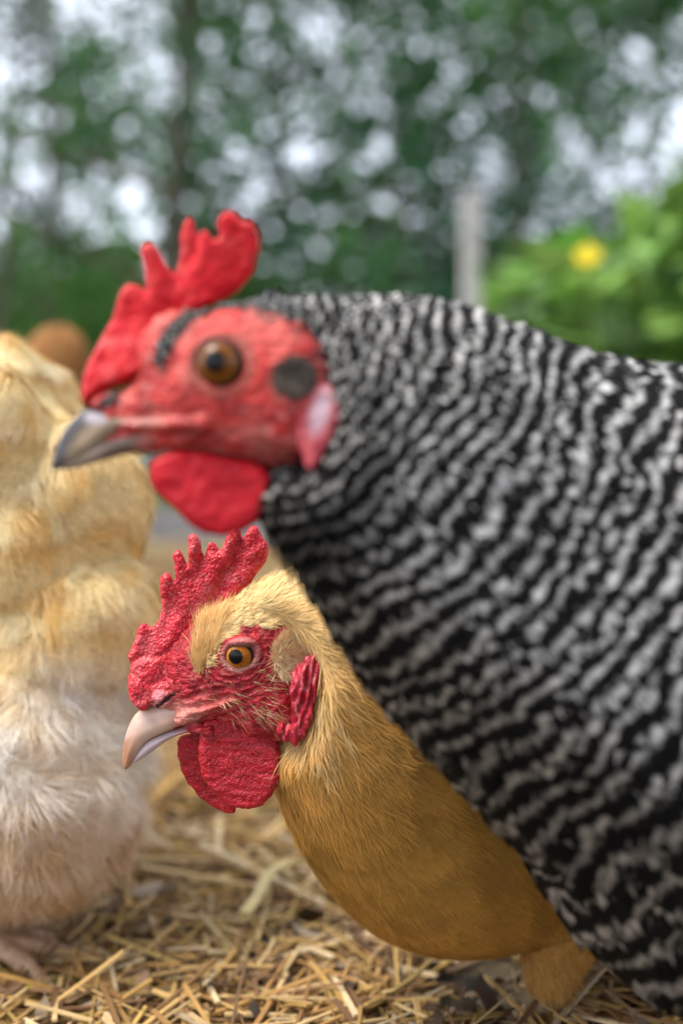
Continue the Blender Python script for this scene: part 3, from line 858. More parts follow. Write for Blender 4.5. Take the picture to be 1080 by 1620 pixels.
#==BARRED==
# ================================================================== the barred hen in front
FA = Frame(.255)
barred = empty('hen', (at(1120, 740, .29)[0], .29, 0), 'black and white barred hen closest to the camera, out of focus, red comb', 'hen', 'hens crowding on the straw')
def build_barred():
    fr = FA; par = barred
    body = chain(fr, [(425, 612, 138, .257), (500, 640, 163, .258), (640, 715, 238, .262), (850, 880, 328, .275), (1120, 1030, 424, .29), (1330, 1155, 482, .30), (1650, 1130, 430, .31)], .56, 50)
    def head(U, V, W):
        d = ell(U, V, W, (400, 600, 0), (135, 120, 78))
        d = smin(d, rcone(U, V, W * 1.1, (370, 610, 0), (190, 657, 0), 92, 32), 34)
        d = smin(d, rcone(U, V, W * 1.1, (340, 670, 0), (180, 692, 0), 44, 20), 18)     # jaw
        d = smin(d, ell(U, V, W, (440, 670, 6), (88, 72, 70)), 30)
        d = smin(d, ell(U, V, W, (285, 570, 0), (72, 78, 52)), 26)          # forehead
        d = smin(d, ell(U, V, W, (458, 600, 0), (80, 114, 76)), 34)          # back of the face
        eu, ev, _ = fr.loc(350, 577, 72)
        dx, dy = U - eu, V - ev
        rr = np.sqrt(dx * dx + (dy * 1.05) ** 2)
        d = smin(d, np.sqrt((rr - 46) ** 2 + (W - 68) ** 2) - 8, 10)
        d = smax(d, -(ell(U, V, W, (eu, ev, 86), (38, 36, 30))), 4)
        a1 = fr.loc(175, 672, 28); a2 = fr.loc(320, 668, 66)
        d = smin(d, rcone(U, V, W, (a1[0], a1[1], 18), (a2[0], a2[1], 60), 9, 12), 8)     # gape ridge
        n1 = fr.loc(168, 636, 30)
        d = smin(d, ell(U, V, W, (n1[0], n1[1], 16), (30, 17, 16)), 6)
        s1 = fr.loc(158, 640, 34); s2 = fr.loc(186, 628, 36)
        d = smax(d, -rcone(U, V, W, (s1[0], s1[1], 34), (s2[0], s2[1], 38), 5.5, 5), 2)
        return d
    P, Q = nets(head, (130, 460, -96), (560, 800, 112), 2.6)
    N = vnormals(P, Q); u, v = fr.app(P)
    eu, ev = 350, 577
    re = np.hypot(u - eu, v - ev)
    wr = ((noise(P, 14, 1) - .5) * 4 + (noise(P * [1, 2, 1], 12, 2) - .5) * 4 + (noise(P, 6, 4) - .5) * 2) * sstep(40, 70, re)
    P = P + N * wr[:, None]
    deep, red, pink = (.34, .016, .016), (.66, .048, .040), (.72, .20, .16)
    c = mixc(deep, red, np.clip(noise(P, 26, 11) * 1.5 - .05, 0, 1))
    c = mixc(c, pink, sstep(.45, .85, noise(P, 30, 12)) * .55)
    c = mixc(c, pink, (1 - sstep(20, 60, np.hypot((u - 430) * .7, v - 520))) * .25)  # pale pink highlight painted on the upper face
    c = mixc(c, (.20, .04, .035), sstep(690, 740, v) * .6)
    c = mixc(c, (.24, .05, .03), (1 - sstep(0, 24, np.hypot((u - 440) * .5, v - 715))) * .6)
    c = mixc(c, (.10, .022, .016), (1 - sstep(34, 42, re)))
    c = mixc(c, (.36, .09, .06), sstep(38, 44, re) * (1 - sstep(50, 58, re)) * .8)
    c = c * (1 - .22 * sstep(.5, .8, noise(P, 22, 71)) * sstep(60, 70, re))[:, None]
    c = mixc(c, (.72, .40, .34), sstep(.60, .82, noise(P * [.5, 1.3, 1], 9, 72)) * .22 * sstep(56, 66, re))
    c = mixc(c, (.60, .36, .30), (1 - sstep(0, 9, np.abs(v - 668 - (u - 170) * -.02))) * (u < 260) * .7)
    slit = 1 - sstep(4, 11, np.hypot((u - 172), (v - 634 + (u - 172) * .4) * 1.5) - 8); c = mixc(c, (.05, .03, .03), slit)
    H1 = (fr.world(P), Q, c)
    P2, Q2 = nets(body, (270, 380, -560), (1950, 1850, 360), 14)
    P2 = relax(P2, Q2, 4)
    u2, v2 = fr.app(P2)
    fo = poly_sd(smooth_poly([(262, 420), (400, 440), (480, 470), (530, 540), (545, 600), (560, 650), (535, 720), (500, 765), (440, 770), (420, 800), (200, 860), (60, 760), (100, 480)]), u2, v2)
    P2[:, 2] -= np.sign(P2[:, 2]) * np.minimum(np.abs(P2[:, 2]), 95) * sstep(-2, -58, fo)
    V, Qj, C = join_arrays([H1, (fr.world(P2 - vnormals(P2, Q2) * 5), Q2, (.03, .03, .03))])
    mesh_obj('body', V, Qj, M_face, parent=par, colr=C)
    build_eye(par, fr, 350, 577, 56, 31, 15.5, 41, (-3, -3), tilt=(R(-2), R(-4)), amber=((.24, .085, .008), (.15, .04, .003)))

    up = [(150, 640), (128, 652), (106, 674), (92, 700), (83, 728), (81, 744), (92, 744), (118, 737), (150, 716), (180, 694), (225, 676), (255, 662), (230, 652), (190, 650)]
    lw = [(92, 742), (120, 724), (160, 698), (205, 682), (250, 676), (262, 700), (240, 714), (200, 718), (150, 733), (110, 744)]
    Tb = lambda U, V: 8 + 26 * np.clip((U - 80) / 120, 0, 1) ** .8
    Tl = lambda U, V: 5 + 22 * np.clip((U - 85) / 120, 0, 1) ** .8
    def cu(P, u, v):
        c = mixc((.42, .31, .21), (.28, .20, .13), noise(P, 20, 1))
        d_ = (u - 82) * .72 + (v - 744) * 1.0    # along the culmen
        top = 1 - sstep(8, 32, poly_edge(u, v)); 
        c = mixc(c, (.05, .048, .055), top)
        c = mixc(c, (.56, .50, .54), (1 - sstep(4, 14, np.hypot((u - 152) * .55, v - 662))))
        return mixc(c, (.58, .20, .17), sstep(190, 240, u))
    def poly_edge(u, v):
        e = [(150, 640), (128, 652), (106, 674), (92, 700), (83, 728)]
        d = np.full(len(u), 1e9)
        for (ax, ay), (bx, by) in zip(e[:-1], e[1:]):
            ex, ey = bx - ax, by - ay; t = np.clip(((u - ax) * ex + (v - ay) * ey) / (ex * ex + ey * ey), 0, 1)
            d = np.minimum(d, np.hypot(u - ax - t * ex, v - ay - t * ey))
        return d
    part('upper_beak', lens(fr, up, 0, 10, 22, Tf=Tb), fr, (74, 634, -38), (262, 752, 38), 2.2, M_horn, par, cu)
    part('lower_beak', lens(fr, lw, 0, 8, 14, Tf=Tl), fr, (84, 668, -30), (270, 752, 30), 2.2, M_horn, par, lambda P, u, v: mixc(mixc((.34, .26, .20), (.16, .11, .09), sstep(140, 180, u)), (.42, .12, .10), sstep(200, 236, u)))

    front = [(136, 648), (128, 615), (140, 575), (160, 538), (180, 500), (190, 468), (204, 450), (222, 452), (236, 468), (230, 425), (222, 396), (234, 384), (250, 392), (264, 420), (278, 440), (286, 400), (289, 356), (300, 338), (311, 356), (313, 395), (306, 428), (320, 455), (300, 478), (272, 500), (262, 560), (240, 590), (205, 606), (165, 620), (145, 640)]
    rear = [(268, 500), (276, 455), (296, 425), (312, 400), (314, 375), (328, 366), (342, 384), (350, 376), (346, 350), (362, 337), (378, 346), (386, 358), (403, 358), (414, 382), (410, 408), (398, 436), (380, 460), (350, 476), (310, 490), (288, 520)]
    def cc(P, u, v):
        c = mixc((.48, .004, .010), (.66, .009, .016), noise(P, 18, 21))
        return mixc(c, (.70, .13, .12), sstep(.55, .9, noise(P, 30, 22)) * .3)
    def dd(P): return (noise(P, 18, 23) - .5) * 5 + (noise(P, 6, 24) - .5) * 2
    TcF = lambda U, V: 10 + 26 * np.clip((V - 500) / 130, 0, 1) ** 1.2
    f1 = lens(fr, front, 0, 10, 13, bend=lambda U, V: 6 * np.sin(U / 30), it=2, Tf=TcF)
    f2 = lens(fr, rear, 4, 12, 14, bend=lambda U, V: 22 * np.clip((480 - V) / 120, 0, 1) * np.clip((U - 290) / 80, 0, 1) + 4 * np.sin(U / 16), it=2)
    part('comb', lambda U, V, W: smin(f1(U, V, W), f2(U, V, W), 7), fr, (120, 328, -46), (424, 660, 56), 2.2, M_comb_soft, par, cc, dd)

    wt = [(238, 742), (246, 724), (272, 712), (330, 716), (392, 728), (424, 742), (432, 772), (418, 808), (392, 838), (352, 850), (322, 844), (290, 818), (256, 786), (238, 762)]
    part('wattle', lens(fr, wt, 30, 13, 17, bend=lambda U, V: 12 * np.clip((V - 730) / 100, 0, 1)), fr, (226, 690, -6), (440, 856, 72), 2.4, M_comb_soft, par, lambda P, u, v: mixc((.40, .003, .010), (.54, .006, .016), noise(P, 22, 26)), dd)
    wt2 = [(a_ + 12, b_ - 8) for a_, b_ in wt]
    part('wattle', lens(fr, wt2, -26, 9, 14, bend=lambda U, V: -10 * np.clip((V - 730) / 100, 0, 1)), fr, (236, 680, -60), (456, 860, 0), 2.8, M_comb_soft, par, lambda P, u, v: mixc((.40, .006, .018), (.54, .012, .028), noise(P, 22, 27)), dd)

    el = [(466, 650), (478, 622), (502, 604), (530, 608), (543, 640), (538, 672), (522, 704), (500, 744), (484, 746), (476, 716), (464, 684)]
    def ce(P, u, v):
        c = mixc((.50, .05, .07), (.60, .12, .13), noise(P, 14, 28))
        return mixc(c, (.72, .52, .58), (1 - sstep(8, 30, np.hypot((u - 507 + (v - 650) * .25) * 1.25, (v - 650) * .55))) * .9)
    part('earlobe', lens(fr, el, 62, 13, 17, bend=lambda U, V: 8 * np.clip((V - 640) / 100, -1, 1)), fr, (448, 590, 44), (556, 760, 110), 2.2, M_wattle, par, ce, lambda P: (noise(P, 10, 29) - .5) * 4)

    # ---------------- plumage
    parts_ = []; PH = []
    def rad(u, v): return np.hypot(u - 345, v - 480)
    def phase(r): return np.log1p(r * .043 / 13.5) / .043
    def grp(P, Q, keep, n, seed, sc_, lift, jitter=.16, ar=.42, colr=None, na=7, nc=3, flow=None):
        pos, nor = sample_surface(P, Q, n, keep, seed)
        g = np.random.default_rng(seed + 50)
        u, v = fr.app(pos); r = rad(u, v)
        du, dv = u - 345, v - 480
        d = np.stack([du, dv, -.2 * r], 1) / (r[:, None] + 1)
        if flow is not None: d = flow(u, v)
        d = tangent(d + g.normal(0, jitter, d.shape), nor)
        L = (34 + .085 * r) * sc_ * g.uniform(.8, 1.25, n)
        Wd = L * ar * g.uniform(.9, 1.3, n)
        Vv, Qq, t, x, ids = blades(pos + nor * 2.5, nor, d, L, Wd, lift * g.uniform(.6, 1.4, n), lift * .45, side=g.normal(0, .07, n), na=na, nc=nc, arch=.10, shape='round', sink=.05)
        au, av = fr.app(Vv)
        ph = phase(rad(au, av)) + (g.normal(0, .145, n) * (1 + .5 * (r < 260)))[ids] - .12 * x ** 2 + (noise(Vv, 150, 3) - .5) * 1.5 + (noise(Vv, 55, 4) - .5) * .55
        base = np.array((.66, .64, .61))
        warm_shade = np.array((.27, .215, .15))
        c = mixc(np.tile(base, (len(Vv), 1)), warm_shade, sstep(0, 260, (av - 640) - (au - 420) * .75) * .85)  # tan tint, also painting the weaker light on the lower body
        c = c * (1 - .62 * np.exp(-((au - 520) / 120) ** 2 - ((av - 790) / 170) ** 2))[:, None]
        c = c * (1 - .25 * sstep(900, 1250, av))[:, None]  # colour darkened downwards in place of light falling off
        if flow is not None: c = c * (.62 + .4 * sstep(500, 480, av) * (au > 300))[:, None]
        c = c * g.uniform(.55, 1.18, n)[ids][:, None] * (1 - .45 * np.abs(x) ** 3)[:, None] * (.8 + .2 * t)[:, None]  # blade edges darkened to paint the shaded gaps between feathers
        parts_.append((fr.world(Vv), Qq, c)); PH.append(ph)
    face = smooth_poly([(262, 520), (330, 486), (420, 488), (480, 506), (516, 550), (524, 600), (545, 640), (520, 710), (492, 752), (440, 744), (420, 800), (200, 860), (60, 760), (100, 480)])
    def keepb(c):
        u, v = fr.app(c)
        k = sstep(-13, 4, poly_sd(face, u, v) + (noise(c, 16, 81) - .5) * 16) * np.where(c[:, 2] < -150 - (c[:, 0] - 500) * .2, .35, 1) * np.where(u > 1180, .15, 1)
        k = np.where((u < 440) & (c[:, 2] < -20), k * .5, k)
        r = rad(u, v)
        return k * (1.0 / (1 + (r / 260.) ** 1.6) + .12)
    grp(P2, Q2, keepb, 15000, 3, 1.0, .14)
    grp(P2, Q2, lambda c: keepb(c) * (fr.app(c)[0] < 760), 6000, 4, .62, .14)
    def keeph(c):
        u, v = fr.app(c)
        a_ = poly_sd(smooth_poly([(238, 575), (252, 530), (290, 492), (340, 470), (400, 458), (470, 466), (560, 500), (560, 640), (545, 640), (520, 570), (485, 512), (420, 490), (350, 487), (300, 505), (268, 540), (256, 580)]), u, v)
        b_ = poly_sd(smooth_poly([(470, 750), (500, 740), (540, 690), (570, 700), (560, 800), (430, 800), (430, 760)]), u, v)
        return (1 - sstep(-5, 4, np.minimum(a_, b_))) * np.where(c[:, 2] < 0, .5, 1)
    grp(P, Q, keeph, 4200, 6, .26, .20, jitter=.3, ar=.34, na=4, flow=lambda u, v: np.stack([1 + 0 * u, -.35 + (v - 500) / 120, 0 * u], 1))
    # tiny feathers thinning out over the rim of the bare face
    def keepr(c):
        u, v = fr.app(c); sd_ = poly_sd(face, u, v)
        return sstep(-42, -4, sd_) ** 2 * (sd_ < 8) * (u > 400) * (c[:, 2] > 0) + 1e-9
    grp(P, Q, keepr, 420, 7, .20, .22, jitter=.3, ar=.30, na=4, flow=lambda u, v: np.stack([1 + 0 * u, (v - 560) / 160, 0 * u], 1))
    # loose wisps under the throat
    grp(P2, Q2, lambda c: np.exp(-((fr.app(c)[0] - 470) / 45) ** 2 - ((fr.app(c)[1] - 810) / 45) ** 2), 500, 8, .9, .45, ar=.10, na=5, flow=lambda u, v: np.stack([.25 + 0 * u, 1 + 0 * u, 0 * u], 1))
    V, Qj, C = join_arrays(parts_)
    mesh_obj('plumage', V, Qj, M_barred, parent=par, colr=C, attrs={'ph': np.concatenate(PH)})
    # round dark ear tuft
    g = np.random.default_rng(61)
    def keepe(c):
        u, v = fr.app(c); return (np.hypot(u - 465, v - 597) < 23) * (c[:, 2] > 0) * 1.0
    pos, nor = sample_surface(P, Q, 1800, keepe, 62)
    u, v = fr.app(pos)
    d = tangent(np.stack([(u - 460) / 18 + .3, (v - 597) / 18, 0 * u], 1) + g.normal(0, .3, pos.shape), nor)
    Vv, Qq, t, x, ids = blades(pos, nor, d, 17, 1.8, .55, .35, na=3)
    Vv += (g.normal(0, 1.2, (len(pos), 3)))[ids]
    mesh_obj('ear_tuft', fr.world(Vv), Qq, M_down, parent=par, colr=mixc((.06, .045, .035), (.20, .16, .13), g.random(len(pos)))[ids])
    for (pu, Y) in ((1150, .262), (1150, .322)):
        k_ = at(pu, 1560, Y); k_[0] = at(1250, 0, .29)[0]; k_[2] = .085
        hen_leg(par, (k_, (k_[0] - .01, Y, .016)), rot=R(180), colr=(.60, .45, .20))
build_barred()

#==LEFT==
# ================================================================== the pale hen at the left, seen from behind
FL = Frame(.45)
def fluffy_hen():
    fr = FL
    par = empty('hen', (at(-60, 740, .47)[0], .47, 0), 'cream fluffy hen turned away, cut off by the left edge', 'hen', 'hens crowding on the straw')
    lobes = [((-70, 735, -40), (195, 205, 170)), ((120, 815, 10), (98, 108, 90)), ((112, 985, 20), (128, 98, 120)), ((40, 1215, 10), (190, 205, 190)), ((-260, 960, -80), (330, 400, 250)), ((-30, 1345, 0), (130, 105, 110)), ((20, 900, -20), (150, 130, 120)),
             ((150, 770, 60), (72, 84, 66)), ((10, 700, 100), (80, 110, 56)), ((60, 860, 100), (66, 80, 54)), ((165, 960, 60), (74, 62, 70))]
    def f(U, V, W):
        d = None
        for c_, r_ in lobes:
            e = ell(U, V, W, c_, r_)
            d = e if d is None else smin(d, e, 40)
        return d
    P, Q = nets(f, (-620, 480, -360), (300, 1480, 240), 8)
    N = vnormals(P, Q)
    P = P + N * ((noise(P, 70, 3) - .5) * 26)[:, None]
    cream, honey_shade, white, tan = np.array((.92, .75, .41)), np.array((.80, .48, .12)), np.array((.90, .85, .78)), np.array((.56, .33, .13))
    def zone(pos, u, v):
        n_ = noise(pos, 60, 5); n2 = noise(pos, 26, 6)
        c = mixc(cream, honey_shade, sstep(.50, .85, n2) * .75)
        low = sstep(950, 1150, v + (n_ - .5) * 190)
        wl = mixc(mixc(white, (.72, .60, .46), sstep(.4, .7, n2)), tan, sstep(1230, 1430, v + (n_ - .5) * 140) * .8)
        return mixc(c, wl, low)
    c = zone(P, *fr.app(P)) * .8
    parts_ = [(fr.world(P), Q, c)]
    body = mesh_obj('body', fr.world(P), Q, M_under, parent=par, colr=c)
    pl = []
    g = np.random.default_rng(31)
    def fib(n, seed, nc_, L0, W0, lift, fan, shingle, size, kp, bright=1.0):
        pos, nor = sample_surface(P, Q, n, kp, seed); g = np.random.default_rng(seed)
        cp_, cn_ = sample_surface(P, Q, nc_, kp, seed + 7)
        u, v = fr.app(pos)
        fl = tangent(np.stack([.30 + (u - 60) / 240 + .3 * np.sin(v / 60), 1 + 0 * u, .1 + 0 * u], 1), nor)
        idx = np.zeros(n, int)
        for a_ in range(0, n, 4000):
            idx[a_:a_ + 4000] = ((pos[a_:a_ + 4000, None, :] - cp_[None]) ** 2).sum(2).argmin(1)
        rel = pos - cp_[idx]; al = np.clip((rel * fl).sum(1) / size, -1, 1)
        cr_ = g.normal(0, .35, (nc_, 3))[idx]
        d = tangent(fl + rel / size * fan + cr_ + g.normal(0, .16, fl.shape), nor)
        off = 1 + shingle * (.5 + .5 * al) 
        Vv, Qq, t, x, ids = blades(pos + nor * off[:, None], nor, d, L0 * g.uniform(.6, 1.3, n), W0, lift * g.uniform(.3, 1.6, n), g.uniform(0, .4, n) * lift, side=g.normal(0, .2, n), na=4)
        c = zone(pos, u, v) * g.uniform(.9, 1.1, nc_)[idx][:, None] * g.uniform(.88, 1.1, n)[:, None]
        c = mixc(c, honey_shade * np.where(v > 1040, .9, 1)[:, None], sstep(.2, -.8, al) * .65)  # honey feather roots, deepened to paint the shadows in the folds
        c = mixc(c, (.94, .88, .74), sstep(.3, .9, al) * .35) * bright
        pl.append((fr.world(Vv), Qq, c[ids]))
    def keep2(c_):
        u, v = fr.app(c_); return np.where(u < -60, .10, 1) * (c_[:, 2] > -240)
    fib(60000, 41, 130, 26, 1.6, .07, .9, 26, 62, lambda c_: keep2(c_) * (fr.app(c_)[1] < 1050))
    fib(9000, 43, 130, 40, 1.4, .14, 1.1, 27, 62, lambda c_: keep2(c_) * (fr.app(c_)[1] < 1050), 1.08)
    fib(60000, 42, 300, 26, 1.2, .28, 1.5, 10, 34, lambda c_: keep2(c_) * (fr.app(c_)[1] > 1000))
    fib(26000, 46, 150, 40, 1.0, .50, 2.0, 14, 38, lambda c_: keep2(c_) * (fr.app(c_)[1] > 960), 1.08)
    V, Qj, C = join_arrays(pl)
    mesh_obj('plumage', V, Qj, M_down, parent=par, colr=C)
    k1 = at(-2, 1440, .44)
    hen_leg(par, (k1, (k1[0] + .001, .428, .024)), rot=R(4), colr=(.50, .31, .19))
    k2 = at(-190, 1440, .50)
    hen_leg(par, (k2, (k2[0], .50, .017)), rot=R(60), colr=(.40, .25, .16))
fluffy_hen()

# ================================================================== brown hen farther back
def brown_hen():
    fr = Frame(.95)
    par = empty('hen', (at(60, 740, .95)[0], .95, 0), 'orange brown hen in the background, rounded back showing above the cream hen', 'hen', 'hens crowding on the straw')
    nodes = [(92, 562, 48, .95), (60, 640, 66, .95), (0, 790, 150, .96), (-160, 800, 170, .98), (-300, 700, 60, .99)]
    f = chain(fr, nodes, .8, 30)
    P, Q = nets(f, (-420, 480, -200), (220, 1010, 200), 8)
    bc = mixc((.42, .20, .07), (.24, .10, .035), noise(P, 40, 2))
    mesh_obj('body', fr.world(P), Q, M_under, parent=par, colr=bc)
    pos, nor = sample_surface(P, Q, 12000, None, 71); g = np.random.default_rng(72)
    u, v = fr.app(pos)
    d = tangent(np.stack([-.4 + 0 * u, 1 + 0 * u, 0 * u], 1) + g.normal(0, .3, pos.shape), nor)
    Vv, Qq, t, x, ids = blades(pos, nor, d, 22 * g.uniform(.7, 1.3, len(pos)), 4, .2, .1)
    cc = mixc((.50, .25, .09), (.28, .12, .04), noise(pos, 24, 7))[ids]
    mesh_obj('plumage', fr.world(Vv), Qq, M_down, parent=par, colr=cc)
    k1 = at(-60, 935, .96); hen_leg(par, (k1, (k1[0], .96, .017)), rot=R(180))
    k2 = at(-90, 935, 1.02); hen_leg(par, (k2, (k2[0], 1.02, .017)), rot=R(180))
brown_hen()

#==BACK==
# ================================================================== post, log, bush
def tube(pts, rads, ring=10):
    pts = [np.array(p, float) for p in pts]; V = []
    for i, p in enumerate(pts):
        d = pts[min(i + 1, len(pts) - 1)] - pts[max(i - 1, 0)]; d /= np.linalg.norm(d)
        s = np.cross(d, [0.13, 1, .07]); s /= np.linalg.norm(s); n_ = np.cross(s, d)
        for j in range(ring):
            a_ = 2 * math.pi * j / ring
            V.append(p + (s * math.cos(a_) + n_ * math.sin(a_)) * rads[i])
    Q = [(i * ring + j, i * ring + (j + 1) % ring, (i + 1) * ring + (j + 1) % ring, (i + 1) * ring + j) for i in range(len(pts) - 1) for j in range(ring)]
    n = len(pts) - 1
    for b0 in (0, n * ring):   # close the ends with quads
        for j in range(0, ring // 2 - 1):
            q = (b0 + j, b0 + j + 1, b0 + ring - 2 - j, b0 + ring - 1 - j)
            Q.append(q)
    return np.array(V), np.array(Q)

def wood_box(x0, x1, y0, y1, z0, z1, nz, seed, jit=.0015):
    """weathered squared timber with split, uneven faces"""
    ring = []
    m = 5
    for i in range(m): ring.append((x0 + (x1 - x0) * i / m, y0))
    for i in range(m): ring.append((x1, y0 + (y1 - y0) * i / m))
    for i in range(m): ring.append((x1 - (x1 - x0) * i / m, y1))
    for i in range(m): ring.append((x0, y1 - (y1 - y0) * i / m))
    k = len(ring); V = []
    for j in range(nz + 1):
        for (x, y) in ring: V.append((x, y, z0 + (z1 - z0) * j / nz))
    V.append(((x0 + x1) / 2, (y0 + y1) / 2, z1 + .004))
    V = np.array(V); V[:, :2] += (np.stack([noise(V * [1, 1, .15], .008, seed), noise(V * [1, 1, .15], .008, seed + 1)], 1) - .5) * jit * 2
    Q = [(j * k + i, j * k + (i + 1) % k, (j + 1) * k + (i + 1) % k, (j + 1) * k + i) for j in range(nz) for i in range(k)]
    t = nz * k
    for i in range(0, k, 2): Q.append((t + i, t + (i + 1) % k, t + (i + 2) % k, len(V) - 1))
    return V, np.array(Q)
p_ = at(745, 0, 2.4)
V, Q = wood_box(p_[0] - .019, p_[0] + .019, 2.37, 2.43, -.05, at(0, 305, 2.4)[2], 20, 3)
M_wood = mat_attr('grey_wood', rough=.85, spec=.15, bump=[('noise', 60, .8, .006)], var=.25, vscale=25)
o = mesh_obj('wooden_post', V, Q, M_wood, colr=mixc((.46, .44, .43), (.32, .30, .29), noise(V * [1, 1, .2], .03, 9)), smooth=False)
tag(o, 'weathered grey wooden post standing behind the barred hen', 'post')
# weathered board lying across the yard
pa, pb = at(60, 842, 2.85), at(860, 846, 2.85)
V, Q = wood_box(-.06, .06, -.02, .02, 0, pb[0] - pa[0], 40, 13, .003)
V = np.stack([V[:, 2] + pa[0], 2.85 + V[:, 1], V[:, 0] + .055], 1)
o = mesh_obj('wooden_board', V, Q, M_wood, colr=mixc((.30, .29, .29), (.18, .17, .17), noise(V, .1, 9)), smooth=False)
tag(o, 'long grey weathered board edging the yard behind the hens', 'board')

def leaf_cards(cent, size, g, colr, na=2, up=.4, droop=.2, ar=.55):
    n = len(cent)
    nor = g.normal(0, 1, (n, 3)); nor[:, 2] = np.abs(nor[:, 2]) + up; nor /= np.linalg.norm(nor, axis=1, keepdims=True)
    d = tangent(g.normal(0, 1, (n, 3)), nor)
    V, Q, t, x, ids = blades(cent, nor, d, size, size * ar, .1, droop, na=na, nc=3, arch=.1, shape='leaf', sink=0)
    return V, Q, colr[ids]

def bush():
    par = empty('bush', at(960, 740, 1.9) * [1, 1, 0], 'bright green leafy bush with a yellow flower at the right edge', 'bush')
    g = np.random.default_rng(91)
    n = 2600
    # mound outline in photo pixels: rises to the right
    cu = g.uniform(770, 1240, n); Y = g.uniform(1.65, 2.5, n)
    top = np.interp(cu, [770, 800, 850, 900, 960, 1010, 1060, 1240], [500, 440, 400, 400, 430, 340, 300, 230])
    cv = top + (1100 - top) * g.random(n) ** 1.6 + 16
    C0 = np.stack([(cu - CX) / F * Y, Y, H - (cv - CY) / F * Y], 1)
    C0 = C0[C0[:, 2] > .02]; n = len(C0)
    colr = mixc((.12, .30, .04), (.38, .58, .15), g.random(n)) * g.uniform(.3, 1.35, n)[:, None]
    colr = mixc(colr, (.36, .52, .32), (g.random(n) > .8) * .6)
    V, Q, C = leaf_cards(C0, g.uniform(.04, .095, n), g, colr, na=4, up=.9, ar=.75)
    mesh_obj('foliage', V, Q, M_bush, parent=par, colr=C)
    sv = []
    for i in range(14):
        u_ = g.uniform(800, 1200); Y_ = g.uniform(1.8, 2.3); t_ = np.interp(u_, [770, 850, 960, 1060, 1240], [520, 420, 450, 330, 260]) + 40
        b_ = at(1000, 0, Y_); b_[2] = 0; b_[0] += g.uniform(-.15, .2); e_ = at(u_, t_, Y_)
        v_, q_ = tube([b_, b_ * .6 + e_ * .4 + [0, 0, .05], e_], [.007, .005, .003], 6)
        sv.append((v_, q_, (.12, .18, .06)))
    V, Q, C = join_arrays(sv); mesh_obj('stems', V, Q, M_bush, parent=par, colr=C)
    # flowers
    for fi, (fu, fv, Y_, rr, nm) in enumerate(((928, 402, 1.55, .026, 1), (852, 412, 1.9, .014, 2))):
        c_ = at(fu, fv, Y_); n_ = 26
        a_ = g.uniform(0, 2 * math.pi, n_)
        nor = np.tile([-.1, -.85, .5], (n_, 1)) / 1.0; nor /= np.linalg.norm(nor, axis=1, keepdims=True)
        d = tangent(np.stack([np.cos(a_), np.zeros(n_), np.sin(a_)], 1), nor)
        V, Q, t, x, ids = blades(np.tile(c_, (n_, 1)), nor, d, rr * g.uniform(.8, 1.1, n_), rr * .45, .25, .25, na=4, nc=3, arch=.1, shape='round')
        colr = np.tile((.80, .62, .02), (len(V), 1))
        fl = mesh_obj('flower', V, Q, M_bush, parent=par, colr=colr)
        v_, q_ = tube([c_ + [0, .004, 0], c_ + [.01, .03, -.12], c_ + [.03, .10, -.35]], [.003, .003, .004], 6)
        mesh_obj('flower_stem', v_, q_, M_bush, parent=par, colr=np.tile((.12, .2, .05), (len(v_), 1)))
bush()

